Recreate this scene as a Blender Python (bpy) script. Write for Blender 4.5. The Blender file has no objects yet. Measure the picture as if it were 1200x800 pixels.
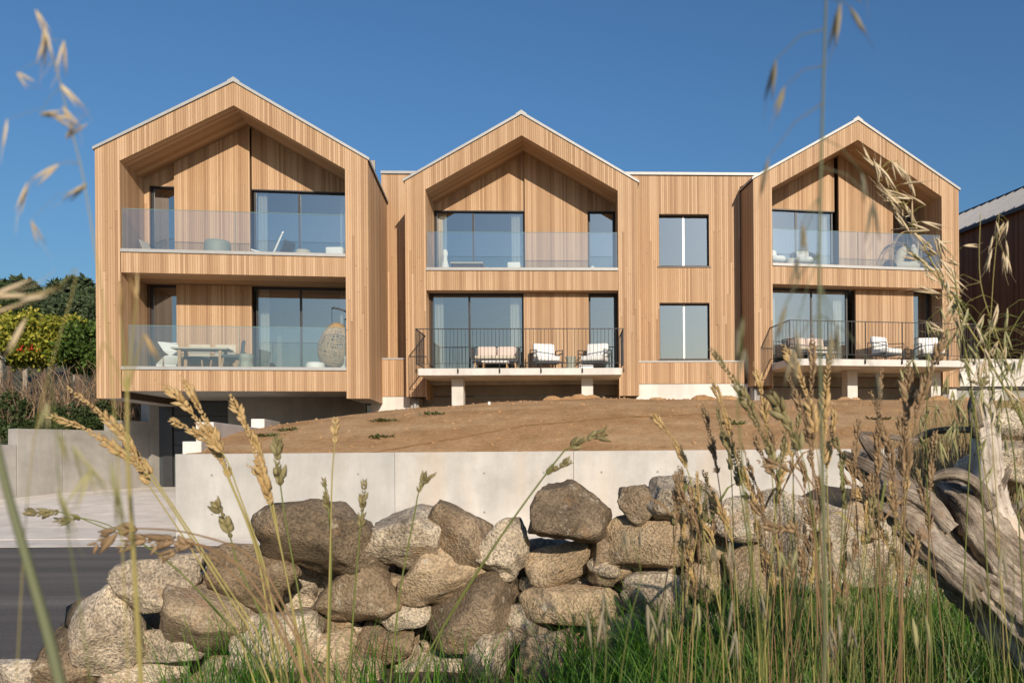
import bpy, bmesh, math, random
import numpy as np
from mathutils import Vector, Matrix, noise

random.seed(7)
rng = np.random.default_rng(11)
SC = bpy.context.scene
COL = SC.collection
rad = math.radians

# ------------------------------------------------------------------ camera
FPX, PCX, PCY, ROLL = 946.73, 713.25, 524.78, -0.0077
cam = bpy.data.cameras.new('camera')
cam.sensor_fit = 'HORIZONTAL'
cam.sensor_width = 36.0
cam.lens = FPX * 36.0 / 1200.0
cam.clip_start = 0.05
cam.clip_end = 2500
camo = bpy.data.objects.new('camera', cam)
COL.objects.link(camo)
camo.matrix_world = Matrix.Rotation(ROLL, 4, 'Y').inverted() @ Matrix.Rotation(rad(90), 4, 'X')
_r = ROLL
# the principal point lies off the picture's centre: a shifted lens
_dx, _dy = 600 - PCX, PCY - 400
cam.shift_x = (_dx - _r * _dy) / 1200.0
cam.shift_y = (_dy + _r * _dx) / 1200.0
cam.dof.use_dof = True
cam.dof.focus_distance = 7.0
cam.dof.aperture_fstop = 11.0
SC.camera = camo

# ------------------------------------------------------------------ light
SUN_AZ, SUN_EL = 21.0, 22.0          # degrees to the right of straight behind the camera, and up
SC.world = bpy.data.worlds.new('World')
SC.world.use_nodes = True
_nt = SC.world.node_tree
_sky = _nt.nodes.new('ShaderNodeTexSky')
_sky.sky_type = 'NISHITA'
_sky.sun_disc = False
_sky.sun_elevation = rad(SUN_EL)
_sky.sun_rotation = rad(180 - SUN_AZ)
_sky.air_density = 1.55
_sky.dust_density = 1.3
_sky.ozone_density = 9.5
_nt.links.new(_sky.outputs[0], _nt.nodes['Background'].inputs[0])
_nt.nodes['Background'].inputs[1].default_value = 0.105
sd = Vector((math.sin(rad(SUN_AZ)) * math.cos(rad(SUN_EL)), -math.cos(rad(SUN_AZ)) * math.cos(rad(SUN_EL)), math.sin(rad(SUN_EL))))
sun = bpy.data.lights.new('sun', 'SUN')
sun.energy = 4.8
sun.angle = rad(0.5)
sun.color = (1.0, 0.86, 0.69)
suno = bpy.data.objects.new('sun', sun)
COL.objects.link(suno)
suno.rotation_euler = (-sd).to_track_quat('-Z', 'Y').to_euler()
suno.location = (10, -20, 20)
SC.view_settings.view_transform = 'Standard'
SC.view_settings.look = 'None'
SC.view_settings.exposure = 0.0
SC.view_settings.gamma = 1.0

# ------------------------------------------------------------------ helpers
def ray(px, py):
    du, dv = px - PCX, py - PCY
    r = ROLL
    u = (du + r * dv) / (1 + r * r)
    v = (dv - r * du) / (1 + r * r)
    return u / FPX, -v / FPX

def P(px, py, Y):
    a, z = ray(px, py)
    return Vector((a * Y, Y, z * Y))

class MB:
    def __init__(s):
        s.v = []; s.f = []
    def add(s, vs, fs):
        n = len(s.v)
        s.v.extend([tuple(p) for p in vs])
        s.f.extend([tuple(i + n for i in f) for f in fs])
    def hexa(s, b, t):           # b: 4 bottom points ccw seen from above, t: 4 top
        s.add(list(b) + list(t), [(3, 2, 1, 0), (4, 5, 6, 7), (0, 1, 5, 4), (1, 2, 6, 5), (2, 3, 7, 6), (3, 0, 4, 7)])
    def box(s, x0, x1, y0, y1, z0, z1):
        s.hexa([(x0, y0, z0), (x1, y0, z0), (x1, y1, z0), (x0, y1, z0)], [(x0, y0, z1), (x1, y0, z1), (x1, y1, z1), (x0, y1, z1)])
    def prism(s, poly, y0, y1):  # poly in XZ, counter-clockwise seen from the front (-y)
        n = len(poly)
        s.add([(x, y0, z) for x, z in poly] + [(x, y1, z) for x, z in poly],
              [tuple(range(n)), tuple(range(2 * n - 1, n - 1, -1))] + [(i, i + n, (i + 1) % n + n, (i + 1) % n) for i in range(n)])
    def slab(s, poly, z0, z1):   # poly in XY ccw seen from above
        n = len(poly)
        s.add([(x, y, z0) for x, y in poly] + [(x, y, z1) for x, y in poly],
              [tuple(range(n - 1, -1, -1)), tuple(range(n, 2 * n))] + [(i, (i + 1) % n, (i + 1) % n + n, i + n) for i in range(n)])
    def tube(s, pts, rads, n=6, cap=True, wob=None):
        pts = [Vector(p) for p in pts]
        m = len(pts)
        if not hasattr(rads, '__len__'): rads = [rads] * m
        up = Vector((0.13, 0.31, 0.94))
        rings = []
        base = len(s.v)
        prev = None
        for i, p in enumerate(pts):
            d = (pts[min(i + 1, m - 1)] - pts[max(i - 1, 0)])
            if d.length < 1e-9: d = Vector((0, 0, 1))
            d.normalize()
            if prev is None:
                a = d.cross(up)
                if a.length < 1e-3: a = d.cross(Vector((1, 0, 0)))
            else:
                a = prev - d * prev.dot(d)
            a.normalize(); prev = a
            b = d.cross(a)
            for k in range(n):
                t = 2 * math.pi * k / n
                r = rads[i] * (wob(i, k) if wob else 1)
                s.v.append(tuple(p + (a * math.cos(t) + b * math.sin(t)) * r))
        for i in range(m - 1):
            for k in range(n):
                k2 = (k + 1) % n
                s.f.append((base + i * n + k, base + i * n + k2, base + (i + 1) * n + k2, base + (i + 1) * n + k))
        if cap:
            s.f.append(tuple(base + k for k in range(n - 1, -1, -1)))
            s.f.append(tuple(base + (m - 1) * n + k for k in range(n)))
    def spindle(s, p0, p1, r, n=5, prof=((0, .15), (.3, .95), (.6, .8), (1, .05)), flat=1.0, side=None):
        p0, p1 = Vector(p0), Vector(p1)
        d = (p1 - p0)
        dn = d.normalized()
        a = dn.cross(Vector((.3, 1, .2))) if side is None else Vector(side)
        a = a - dn * a.dot(dn)
        a.normalize(); b = dn.cross(a)
        base = len(s.v)
        for t, q in prof:
            for k in range(n):
                w = 2 * math.pi * k / n
                s.v.append(tuple(p0 + d * t + a * (math.cos(w) * r * q) + b * (math.sin(w) * r * q * flat)))
        m = len(prof)
        for i in range(m - 1):
            for k in range(n):
                k2 = (k + 1) % n
                s.f.append((base + i * n + k, base + i * n + k2, base + (i + 1) * n + k2, base + (i + 1) * n + k))
        s.f.append(tuple(base + (m - 1) * n + k for k in range(n)))
    def lathe(s, prof, cx, cy, n=20, sx=1, sy=1):
        base = len(s.v)
        for r, z in prof:
            for k in range(n):
                w = 2 * math.pi * k / n
                s.v.append((cx + r * sx * math.cos(w), cy + r * sy * math.sin(w), z))
        m = len(prof)
        for i in range(m - 1):
            for k in range(n):
                k2 = (k + 1) % n
                s.f.append((base + i * n + k, base + i * n + k2, base + (i + 1) * n + k2, base + (i + 1) * n + k))
        s.f.append(tuple(base + k for k in range(n - 1, -1, -1)))
        s.f.append(tuple(base + (m - 1) * n + k for k in range(n)))
    def mesh(s, name):
        me = bpy.data.meshes.new(name)
        me.from_pydata(s.v, [], s.f)
        me.update()
        return me
    def build(s, name, mat, parent=None, smooth=False, kind=None, label=None):
        me = s.mesh(name)
        if smooth: me.polygons.foreach_set('use_smooth', [True] * len(me.polygons))
        me.materials.append(mat)
        return link(name, me, parent, kind, label)

def link(name, me, parent=None, kind=None, label=None):
    o = bpy.data.objects.new(name, me)
    COL.objects.link(o)
    if parent is not None: o.parent = parent
    if kind: o['kind'] = kind
    if label: o['label'] = label
    return o

def tag(o, label=None, cat=None, group=None, kind=None):
    if label: o['label'] = label
    if cat: o['category'] = cat
    if group: o['group'] = group
    if kind: o['kind'] = kind
    return o

def thing(name, label, cat, loc=(0, 0, 0), rz=0.0, group=None):
    o = bpy.data.objects.new(name, None)
    o.empty_display_size = 0.2
    COL.objects.link(o)
    o.location = loc
    o.rotation_euler = (0, 0, rz)
    return tag(o, label, cat, group)

def bevel(o, w, seg=2):
    m = o.modifiers.new('bevel', 'BEVEL'); m.width = w; m.segments = seg; m.limit_method = 'ANGLE'
    return o

def quads_obj(name, V, mat, parent=None, kind=None):
    """V: (n,4,3) array of quads"""
    n = len(V)
    me = bpy.data.meshes.new(name)
    me.vertices.add(n * 4); me.loops.add(n * 4); me.polygons.add(n)
    me.vertices.foreach_set('co', np.ascontiguousarray(V, dtype=np.float32).ravel())
    me.loops.foreach_set('vertex_index', np.arange(n * 4, dtype=np.int32))
    me.polygons.foreach_set('loop_start', np.arange(0, n * 4, 4, dtype=np.int32))
    me.polygons.foreach_set('loop_total', np.full(n, 4, dtype=np.int32))
    me.update(); me.validate()
    me.materials.append(mat)
    return link(name, me, parent, kind)

# ------------------------------------------------------------------ materials
def newmat(name):
    m = bpy.data.materials.new(name)
    m.use_nodes = True
    nt = m.node_tree
    return m, nt, nt.nodes['Principled BSDF']

def N(nt, t, **kw):
    n = nt.nodes.new(t)
    for k, v in kw.items():
        if k in n.inputs: n.inputs[k].default_value = v
        else: setattr(n, k, v)
    return n

def ramp(nt, fac, stops):
    r = nt.nodes.new('ShaderNodeValToRGB')
    els = r.color_ramp.elements
    els[0].position, els[0].color = stops[0][0], (*stops[0][1], 1)
    els[1].position, els[1].color = stops[1][0], (*stops[1][1], 1)
    for p, c in stops[2:]:
        e = els.new(p); e.color = (*c, 1)
    nt.links.new(fac, r.inputs[0])
    return r.outputs[0]

def mixc(nt, fac, a, b, mode='MIX'):
    m = nt.nodes.new('ShaderNodeMixRGB'); m.blend_type = mode
    for i, x in ((0, fac), (1, a), (2, b)):
        if isinstance(x, (int, float)): m.inputs[i].default_value = x
        elif isinstance(x, tuple): m.inputs[i].default_value = (*x, 1)
        else: nt.links.new(x, m.inputs[i])
    return m.outputs[0]

def noise_n(nt, scale, detail=4, rough=.6, vec=None, stretch=None, dist=0):
    if vec is None:
        tc = nt.nodes.new('ShaderNodeTexCoord'); vec = tc.outputs['Object']
    if stretch:
        mp = nt.nodes.new('ShaderNodeMapping'); mp.inputs['Scale'].default_value = stretch
        nt.links.new(vec, mp.inputs[0]); vec = mp.outputs[0]
    n = N(nt, 'ShaderNodeTexNoise', Scale=scale, Detail=detail, Roughness=rough, Distortion=dist)
    nt.links.new(vec, n.inputs['Vector'])
    return n.outputs['Fac']

def bump(nt, bs, h, strength=.3, dist=.02):
    b = N(nt, 'ShaderNodeBump', Strength=strength, Distance=dist)
    nt.links.new(h, b.inputs['Height'])
    nt.links.new(b.outputs[0], bs.inputs['Normal'])

def island(nt):
    return nt.nodes.new('ShaderNodeNewGeometry').outputs['Random Per Island']

def plain(name, col, rough=.6, metal=0, var=.12, scale=6, spec=None):
    m, nt, bs = newmat(name)
    f = noise_n(nt, scale, 5)
    a = tuple(c * (1 - var) for c in col); b = tuple(min(1, c * (1 + var)) for c in col)
    nt.links.new(ramp(nt, f, [(.3, a), (.7, b)]), bs.inputs['Base Color'])
    bs.inputs['Roughness'].default_value = rough
    bs.inputs['Metallic'].default_value = metal
    if spec is not None: bs.inputs['Specular IOR Level'].default_value = spec
    return m

def wood_mat(name, cols, streak=.16, rough=.62):
    m, nt, bs = newmat(name)
    c = ramp(nt, island(nt), [(0, cols[0]), (.25, cols[1]), (.6, cols[2]), (1, cols[3])])
    f = noise_n(nt, 3.0, 5, .65, stretch=(14, 14, .8))
    f2 = noise_n(nt, .45, 3, .5)
    c = mixc(nt, streak, c, ramp(nt, f, [(.3, (.35, .35, .35)), (.72, (1.25, 1.2, 1.12))]), 'MULTIPLY')
    c = mixc(nt, .3, c, ramp(nt, f2, [(.3, (.78, .76, .74)), (.7, (1.1, 1.1, 1.1))]), 'MULTIPLY')
    # small knots
    v = N(nt, 'ShaderNodeTexVoronoi', Scale=1.0)
    tc = nt.nodes.new('ShaderNodeTexCoord'); mp = nt.nodes.new('ShaderNodeMapping'); mp.inputs['Scale'].default_value = (9, 9, 2.2)
    nt.links.new(tc.outputs['Object'], mp.inputs[0]); nt.links.new(mp.outputs[0], v.inputs['Vector'])
    c = mixc(nt, ramp(nt, v.outputs['Distance'], [(0.03, (.55, .55, .55)), (.075, (0, 0, 0))]), c, (.10, .05, .025))
    nt.links.new(c, bs.inputs['Base Color'])
    bs.inputs['Roughness'].default_value = rough
    bs.inputs['Specular IOR Level'].default_value = .3
    bump(nt, bs, f, .25, .004)
    return m

def concrete_mat(name, a, b, stain=None, scale=1.0):
    m, nt, bs = newmat(name)
    f = noise_n(nt, 1.1 * scale, 8, .68)
    c = ramp(nt, f, [(.32, a), (.68, b)])
    f2 = noise_n(nt, 1.0, 5, .6, stretch=(1.6, 1.6, .25))
    c = mixc(nt, .5, c, ramp(nt, f2, [(.35, (.70, .70, .69)), (.6, (1.05, 1.05, 1.05))]), 'MULTIPLY')
    f4 = noise_n(nt, 42, 3, .7)
    c = mixc(nt, .5, c, ramp(nt, f4, [(.25, (.8, .8, .8)), (.45, (1, 1, 1))]), 'MULTIPLY')
    if stain:
        f3 = noise_n(nt, .35, 4, .6, stretch=(2.2, 2.2, .5))
        c = mixc(nt, ramp(nt, f3, [(.5, (0, 0, 0)), (.7, (.5, .5, .5))]), c, stain)
    v = N(nt, 'ShaderNodeTexVoronoi', Scale=6.0)
    tc = nt.nodes.new('ShaderNodeTexCoord'); nt.links.new(tc.outputs['Object'], v.inputs['Vector'])
    c = mixc(nt, ramp(nt, v.outputs['Distance'], [(.02, (.5, .5, .5)), (.06, (0, 0, 0))]), c, tuple(x * .45 for x in a))
    nt.links.new(c, bs.inputs['Base Color'])
    bs.inputs['Roughness'].default_value = .85
    bs.inputs['Specular IOR Level'].default_value = .25
    bump(nt, bs, f4, .25, .006)
    return m

def glass_mat(name, ior, tint, rough=0.0, gcol=(1, 1, 1)):
    m = bpy.data.materials.new(name); m.use_nodes = True
    nt = m.node_tree; nt.nodes.clear()
    out = nt.nodes.new('ShaderNodeOutputMaterial')
    mx = nt.nodes.new('ShaderNodeMixShader')
    tr = nt.nodes.new('ShaderNodeBsdfTransparent'); tr.inputs[0].default_value = (*tint, 1)
    gl = nt.nodes.new('ShaderNodeBsdfGlossy'); gl.inputs[0].default_value = (*gcol, 1); gl.inputs['Roughness'].default_value = rough
    fr = nt.nodes.new('ShaderNodeFresnel'); fr.inputs[0].default_value = ior
    g = nt.nodes.new('ShaderNodeNewGeometry')
    # the same reflectance from either side of the sheet
    mi = nt.nodes.new('ShaderNodeMix')
    nt.links.new(g.outputs['Backfacing'], mi.inputs[0]); mi.inputs[2].default_value = ior; mi.inputs[3].default_value = 1.0 / ior
    nt.links.new(mi.outputs[0], fr.inputs[0])
    nt.links.new(fr.outputs[0], mx.inputs[0])
    nt.links.new(tr.outputs[0], mx.inputs[1]); nt.links.new(gl.outputs[0], mx.inputs[2])
    nt.links.new(mx.outputs[0], out.inputs[0])
    return m

def leaf_mat(name, cols, rough=.6, trans=.25, grad=None):
    m, nt, bs = newmat(name)
    n = len(cols)
    c = ramp(nt, island(nt), [(i / (n - 1), cc) for i, cc in enumerate(cols)])
    nt.links.new(c, bs.inputs['Base Color'])
    bs.inputs['Roughness'].default_value = rough
    bs.inputs['Specular IOR Level'].default_value = .25
    if trans:
        tb = nt.nodes.new('ShaderNodeBsdfTranslucent'); nt.links.new(c, tb.inputs[0])
        mx = nt.nodes.new('ShaderNodeMixShader'); mx.inputs[0].default_value = trans
        nt.links.new(bs.outputs[0], mx.inputs[1]); nt.links.new(tb.outputs[0], mx.inputs[2])
        nt.links.new(mx.outputs[0], nt.nodes['Material Output'].inputs[0])
    return m

def stone_mat(name, base, spot, lichen, speck=.5):
    m, nt, bs = newmat(name)
    oi = nt.nodes.new('ShaderNodeObjectInfo')
    tc = nt.nodes.new('ShaderNodeTexCoord')
    ad = N(nt, 'ShaderNodeVectorMath', operation='ADD')
    sc_ = N(nt, 'ShaderNodeVectorMath', operation='SCALE'); sc_.inputs['Scale'].default_value = 20
    cb = nt.nodes.new('ShaderNodeCombineXYZ')
    for i in range(3): nt.links.new(oi.outputs['Random'], cb.inputs[i])
    nt.links.new(cb.outputs[0], sc_.inputs[0]); nt.links.new(tc.outputs['Object'], ad.inputs[0]); nt.links.new(sc_.outputs[0], ad.inputs[1])
    vec = ad.outputs[0]
    f = noise_n(nt, 4.5, 6, .65, vec=vec)
    c = ramp(nt, f, [(.3, base[0]), (.52, base[1]), (.72, base[2])])
    c = mixc(nt, .55, c, ramp(nt, oi.outputs['Random'], [(0, (.62, .6, .6)), (.5, (1, .95, .88)), (1, (1.15, 1.1, 1.05))]), 'MULTIPLY')
    g = noise_n(nt, 75, 2, .7, vec=vec)
    c = mixc(nt, speck, c, ramp(nt, g, [(.36, (.18, .17, .16)), (.5, (1, 1, 1)), (.64, (1.75, 1.7, 1.6))]), 'MULTIPLY')
    g2 = noise_n(nt, 9, 6, .75, vec=vec)
    c = mixc(nt, ramp(nt, g2, [(.54, (0, 0, 0)), (.66, (.75, .75, .75))]), c, spot)
    g3 = noise_n(nt, 13, 5, .75, vec=vec)
    c = mixc(nt, ramp(nt, g3, [(.6, (0, 0, 0)), (.68, (.8, .8, .8))]), c, lichen)
    g4 = noise_n(nt, 6, 5, .7, vec=vec)
    c = mixc(nt, ramp(nt, g4, [(.56, (0, 0, 0)), (.68, (.55, .55, .55))]), c, (.36, .22, .11))
    nt.links.new(c, bs.inputs['Base Color'])
    bs.inputs['Roughness'].default_value = .9
    bs.inputs['Specular IOR Level'].default_value = .2
    h = mixc(nt, .5, g, g2)
    bump(nt, bs, h, 1.0, .03)
    return m

M = {}
M['larch'] = wood_mat('larch slats', [(.345, .205, .112), (.43, .272, .152), (.485, .315, .182), (.565, .386, .238)])
M['larch_dark'] = wood_mat('dark brown slats', [(.125, .062, .035), (.155, .078, .045), (.18, .095, .055), (.21, .115, .068)])  # darker brown boards for the neighbouring house
M['batten'] = plain('dark batten', (.07, .04, .022), .9)
M['zinc'] = plain('zinc trim', (.36, .36, .35), .5, .2, .06)
M['alu'] = plain('anthracite aluminium', (.035, .035, .038), .4, .2, .1)
M['mullion'] = plain('silver mullion', (.45, .44, .42), .35, .6, .05)
M['window_glass'] = glass_mat('window glass', 4.6, (.60, .64, .62), 0.0, (.86, .84, .80))
M['rail_glass'] = glass_mat('balustrade glass', 2.7, (.90, .95, .94))
M['glass_edge'] = plain('green glass edge', (.16, .26, .24), .25)
M['plaster'] = plain('warm plaster', (.30, .28, .25), .8, 0, .05)
M['floor'] = plain('oak floor', (.36, .27, .18), .5)
M['steel'] = plain('black railing steel', (.03, .032, .036), .45, .4)
M['concrete'] = concrete_mat('pale concrete', (.43, .405, .37), (.60, .575, .53), (.55, .42, .29))
M['concrete_cool'] = concrete_mat('cool concrete', (.40, .39, .365), (.53, .515, .485), (.46, .40, .32))
M['concrete_grey'] = concrete_mat('grey concrete', (.30, .28, .26), (.42, .40, .37))
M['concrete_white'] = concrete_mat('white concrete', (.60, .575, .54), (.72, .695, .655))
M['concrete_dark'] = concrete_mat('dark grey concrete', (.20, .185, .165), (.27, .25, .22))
M['paving'] = concrete_mat('driveway concrete', (.72, .655, .575), (.84, .775, .69))
M['garage'] = plain('anthracite door', (.035, .04, .045), .5)
M['cream'] = plain('cream cushion', (.52, .46, .36), .9, 0, .05)
M['white'] = plain('white fabric', (.78, .77, .74), .8, 0, .04)
M['pink'] = plain('rose beige cushion', (.60, .49, .43), .9, 0, .05)
M['sage'] = plain('sage stoneware', (.30, .31, .25), .6, 0, .06)
M['char'] = plain('charcoal rope', (.07, .075, .08), .8)
M['rattan'] = plain('brown rattan', (.36, .25, .13), .7, 0, .2, 30)
M['teak'] = plain('teak leg', (.42, .26, .13), .6)
M['curtain'] = plain('white curtain', (.72, .70, .66), .9, 0, .03)
M['stone_grey'] = stone_mat('lichened granite', [(.17, .14, .105), (.48, .41, .315), (.76, .69, .56)], (.13, .11, .09), (.52, .50, .42), .55)
M['stone_brown'] = stone_mat('brown fieldstone', [(.10, .076, .05), (.255, .195, .13), (.46, .365, .255)], (.09, .065, .042), (.46, .40, .30), .42)
M['stone_tan'] = stone_mat('tan granite', [(.16, .12, .08), (.40, .31, .205), (.62, .50, .355)], (.11, .085, .06), (.45, .41, .33), .4)

# ------------------------------------------------------------------ timber cladding: every slat is a little board
PITCH, GAP = 0.062, 0.006
def slats_front(mb, x0, x1, bot, top, y0, y1, pitch=PITCH, splits=(), butt=True):
    """vertical boards facing -y between x0 and x1; bot / top are functions of x"""
    n = max(1, round((x1 - x0) / pitch))
    w = (x1 - x0) / n
    xs = [(x0 + i * w + GAP / 2, x0 + (i + 1) * w - GAP / 2) for i in range(n)]
    for a, b in xs:
        for sp in splits:
            if a < sp < b: a, b = (a, sp) if sp - a > b - sp else (sp, b)
        za, zb, ta, tb = bot(a), bot(b), top(a), top(b)
        if ta - za < .01 and tb - zb < .01: continue
        ta, tb = max(ta, za + .004), max(tb, zb + .004)
        y = y0 + random.uniform(0, .004)
        segs = [(0, 1)]
        if butt and min(ta - za, tb - zb) > 2.2:      # long faces are made of boards butted end to end
            c = random.uniform(.25, .75); segs = [(0, c - .0006), (c + .0006, 1)]
        for q0, q1 in segs:
            mb.hexa([(a, y, za + (ta - za) * q0), (b, y, zb + (tb - zb) * q0), (b, y1, zb + (tb - zb) * q0), (a, y1, za + (ta - za) * q0)],
                    [(a, y, za + (ta - za) * q1), (b, y, zb + (tb - zb) * q1), (b, y1, zb + (tb - zb) * q1), (a, y1, za + (ta - za) * q1)])

def slats_side(mb, y0, y1, bot, top, x0, x1, pitch=PITCH):
    n = max(1, round((y1 - y0) / pitch)); w = (y1 - y0) / n
    for i in range(n):
        a, b = y0 + i * w + GAP / 2, y0 + (i + 1) * w - GAP / 2
        mb.box(x0, x1, a, b, bot, top)

def K(v): return lambda x: v

def boards_flat(mb, x0, x1, y0, y1, z0, z1, pitch=.09):
    n = max(1, round((y1 - y0) / pitch)); w = (y1 - y0) / n
    for i in range(n):
        mb.box(x0, x1, y0 + i * w + .003, y0 + (i + 1) * w - .003, z0, z1)

def window(root, x0, x1, z0, z1, y, mull=(), fw=.055, depth=.07, pale=False):
    fr = MB()
    fr.box(x0, x0 + fw, y, y + depth, z0, z1); fr.box(x1 - fw, x1, y, y + depth, z0, z1)
    fr.box(x0 + fw, x1 - fw, y + .002, y + depth, z1 - fw, z1); fr.box(x0 + fw, x1 - fw, y + .002, y + depth, z0, z0 + .04)
    w = fr.build('window', M['alu'], root)
    xs = [x0 + fw] + list(mull) + [x1 - fw]
    for m in mull:
        q = MB(); q.box(m - .03, m + .03, y + .006, y + depth - .01, z0 + .04, z1 - fw)
        q.build('mullion', M['mullion'] if pale else M['alu'], w)
    for i in range(len(xs) - 1):
        a, b = xs[i] + (.03 if i else 0), xs[i + 1] - (.03 if i < len(xs) - 2 else 0)
        g = MB(); yy = y + .03 + .012 * (i % 2)
        g.add([(a, yy, z0 + .04), (b, yy, z0 + .04), (b, yy, z1 - fw), (a, yy, z1 - fw)], [(0, 1, 2, 3)])
        g.build('pane', M['window_glass'], w)
    return w

def balustrade(root, x0, x1, y, z0, z1):
    n = 2; w = (x1 - x0) / n
    for i in range(n):
        a, b = x0 + i * w + .006, x0 + (i + 1) * w - .006
        g = MB(); g.add([(a, y, z0), (b, y, z0), (b, y, z1), (a, y, z1)], [(0, 1, 2, 3)])
        p = g.build('glass_panel', M['rail_glass'], root)
        e = MB()
        e.box(a, b, y - .008, y + .008, z1, z1 + .012); e.box(a - .004, a, y - .008, y + .008, z0, z1 + .012); e.box(b, b + .004, y - .008, y + .008, z0, z1 + .012)
        e.build('glass_edge', M['glass_edge'], p)

HOUSE = {
    1: dict(o=(-10.0334, 21.8193), t=.135, ze=7.998, zr=9.96, zi=9.345, zie=7.734, c=5.414, b=4.7825, lc=2.2906, lb=1.636, zp=1.438, dl=1.6,
            up=[(-2.72, -2.04, ()), (.05, 2.86, (1.31,))], panel=(-2.04, 0.0), lo=[(-2.80, -2.04, ()), (.06, 2.82, (1.31,))], lpanel=(-2.04, 0.0), shift=.0),
    2: dict(o=(-2.5286, 24.3514), t=.043, ze=8.045, zr=10.071, zi=9.4616, zie=7.8074, c=5.4796, b=4.798, zp=1.601, dl=.5,
            up=[(-2.86, -.03, (-1.66,)), (2.03, 2.86, ())], panel=(0.0, 2.0), lo=[(-2.83, -.01, (-1.68,)), (2.0, 2.83, ())], lpanel=(0.0, 1.99), slab=2.31),
    3: dict(o=(8.0086, 25.6149), t=.1757, ze=8.288, zr=10.3215, zi=9.7272, zie=8.066, c=5.7413, b=5.0913, zp=1.9141, dl=.6,
            up=[(-2.86, -.12, (-1.42,)), (1.97, 2.70, ())], panel=(0.0, 1.96), lo=[(-2.83, -.06, (-1.3,)), (2.16, 2.83, ())], lpanel=(.12, 2.15), slab=2.60),
}
WI, HW, L = 2.89, 3.5, 12.0
LABEL = {
    1: 'left timber gabled house, cantilevered over the garage, with two glass fronted balconies',
    2: 'middle timber gabled house with a railed terrace on two concrete columns',
    3: 'right timber gabled house with a hanging chair on its upper glass balcony',
}

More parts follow.
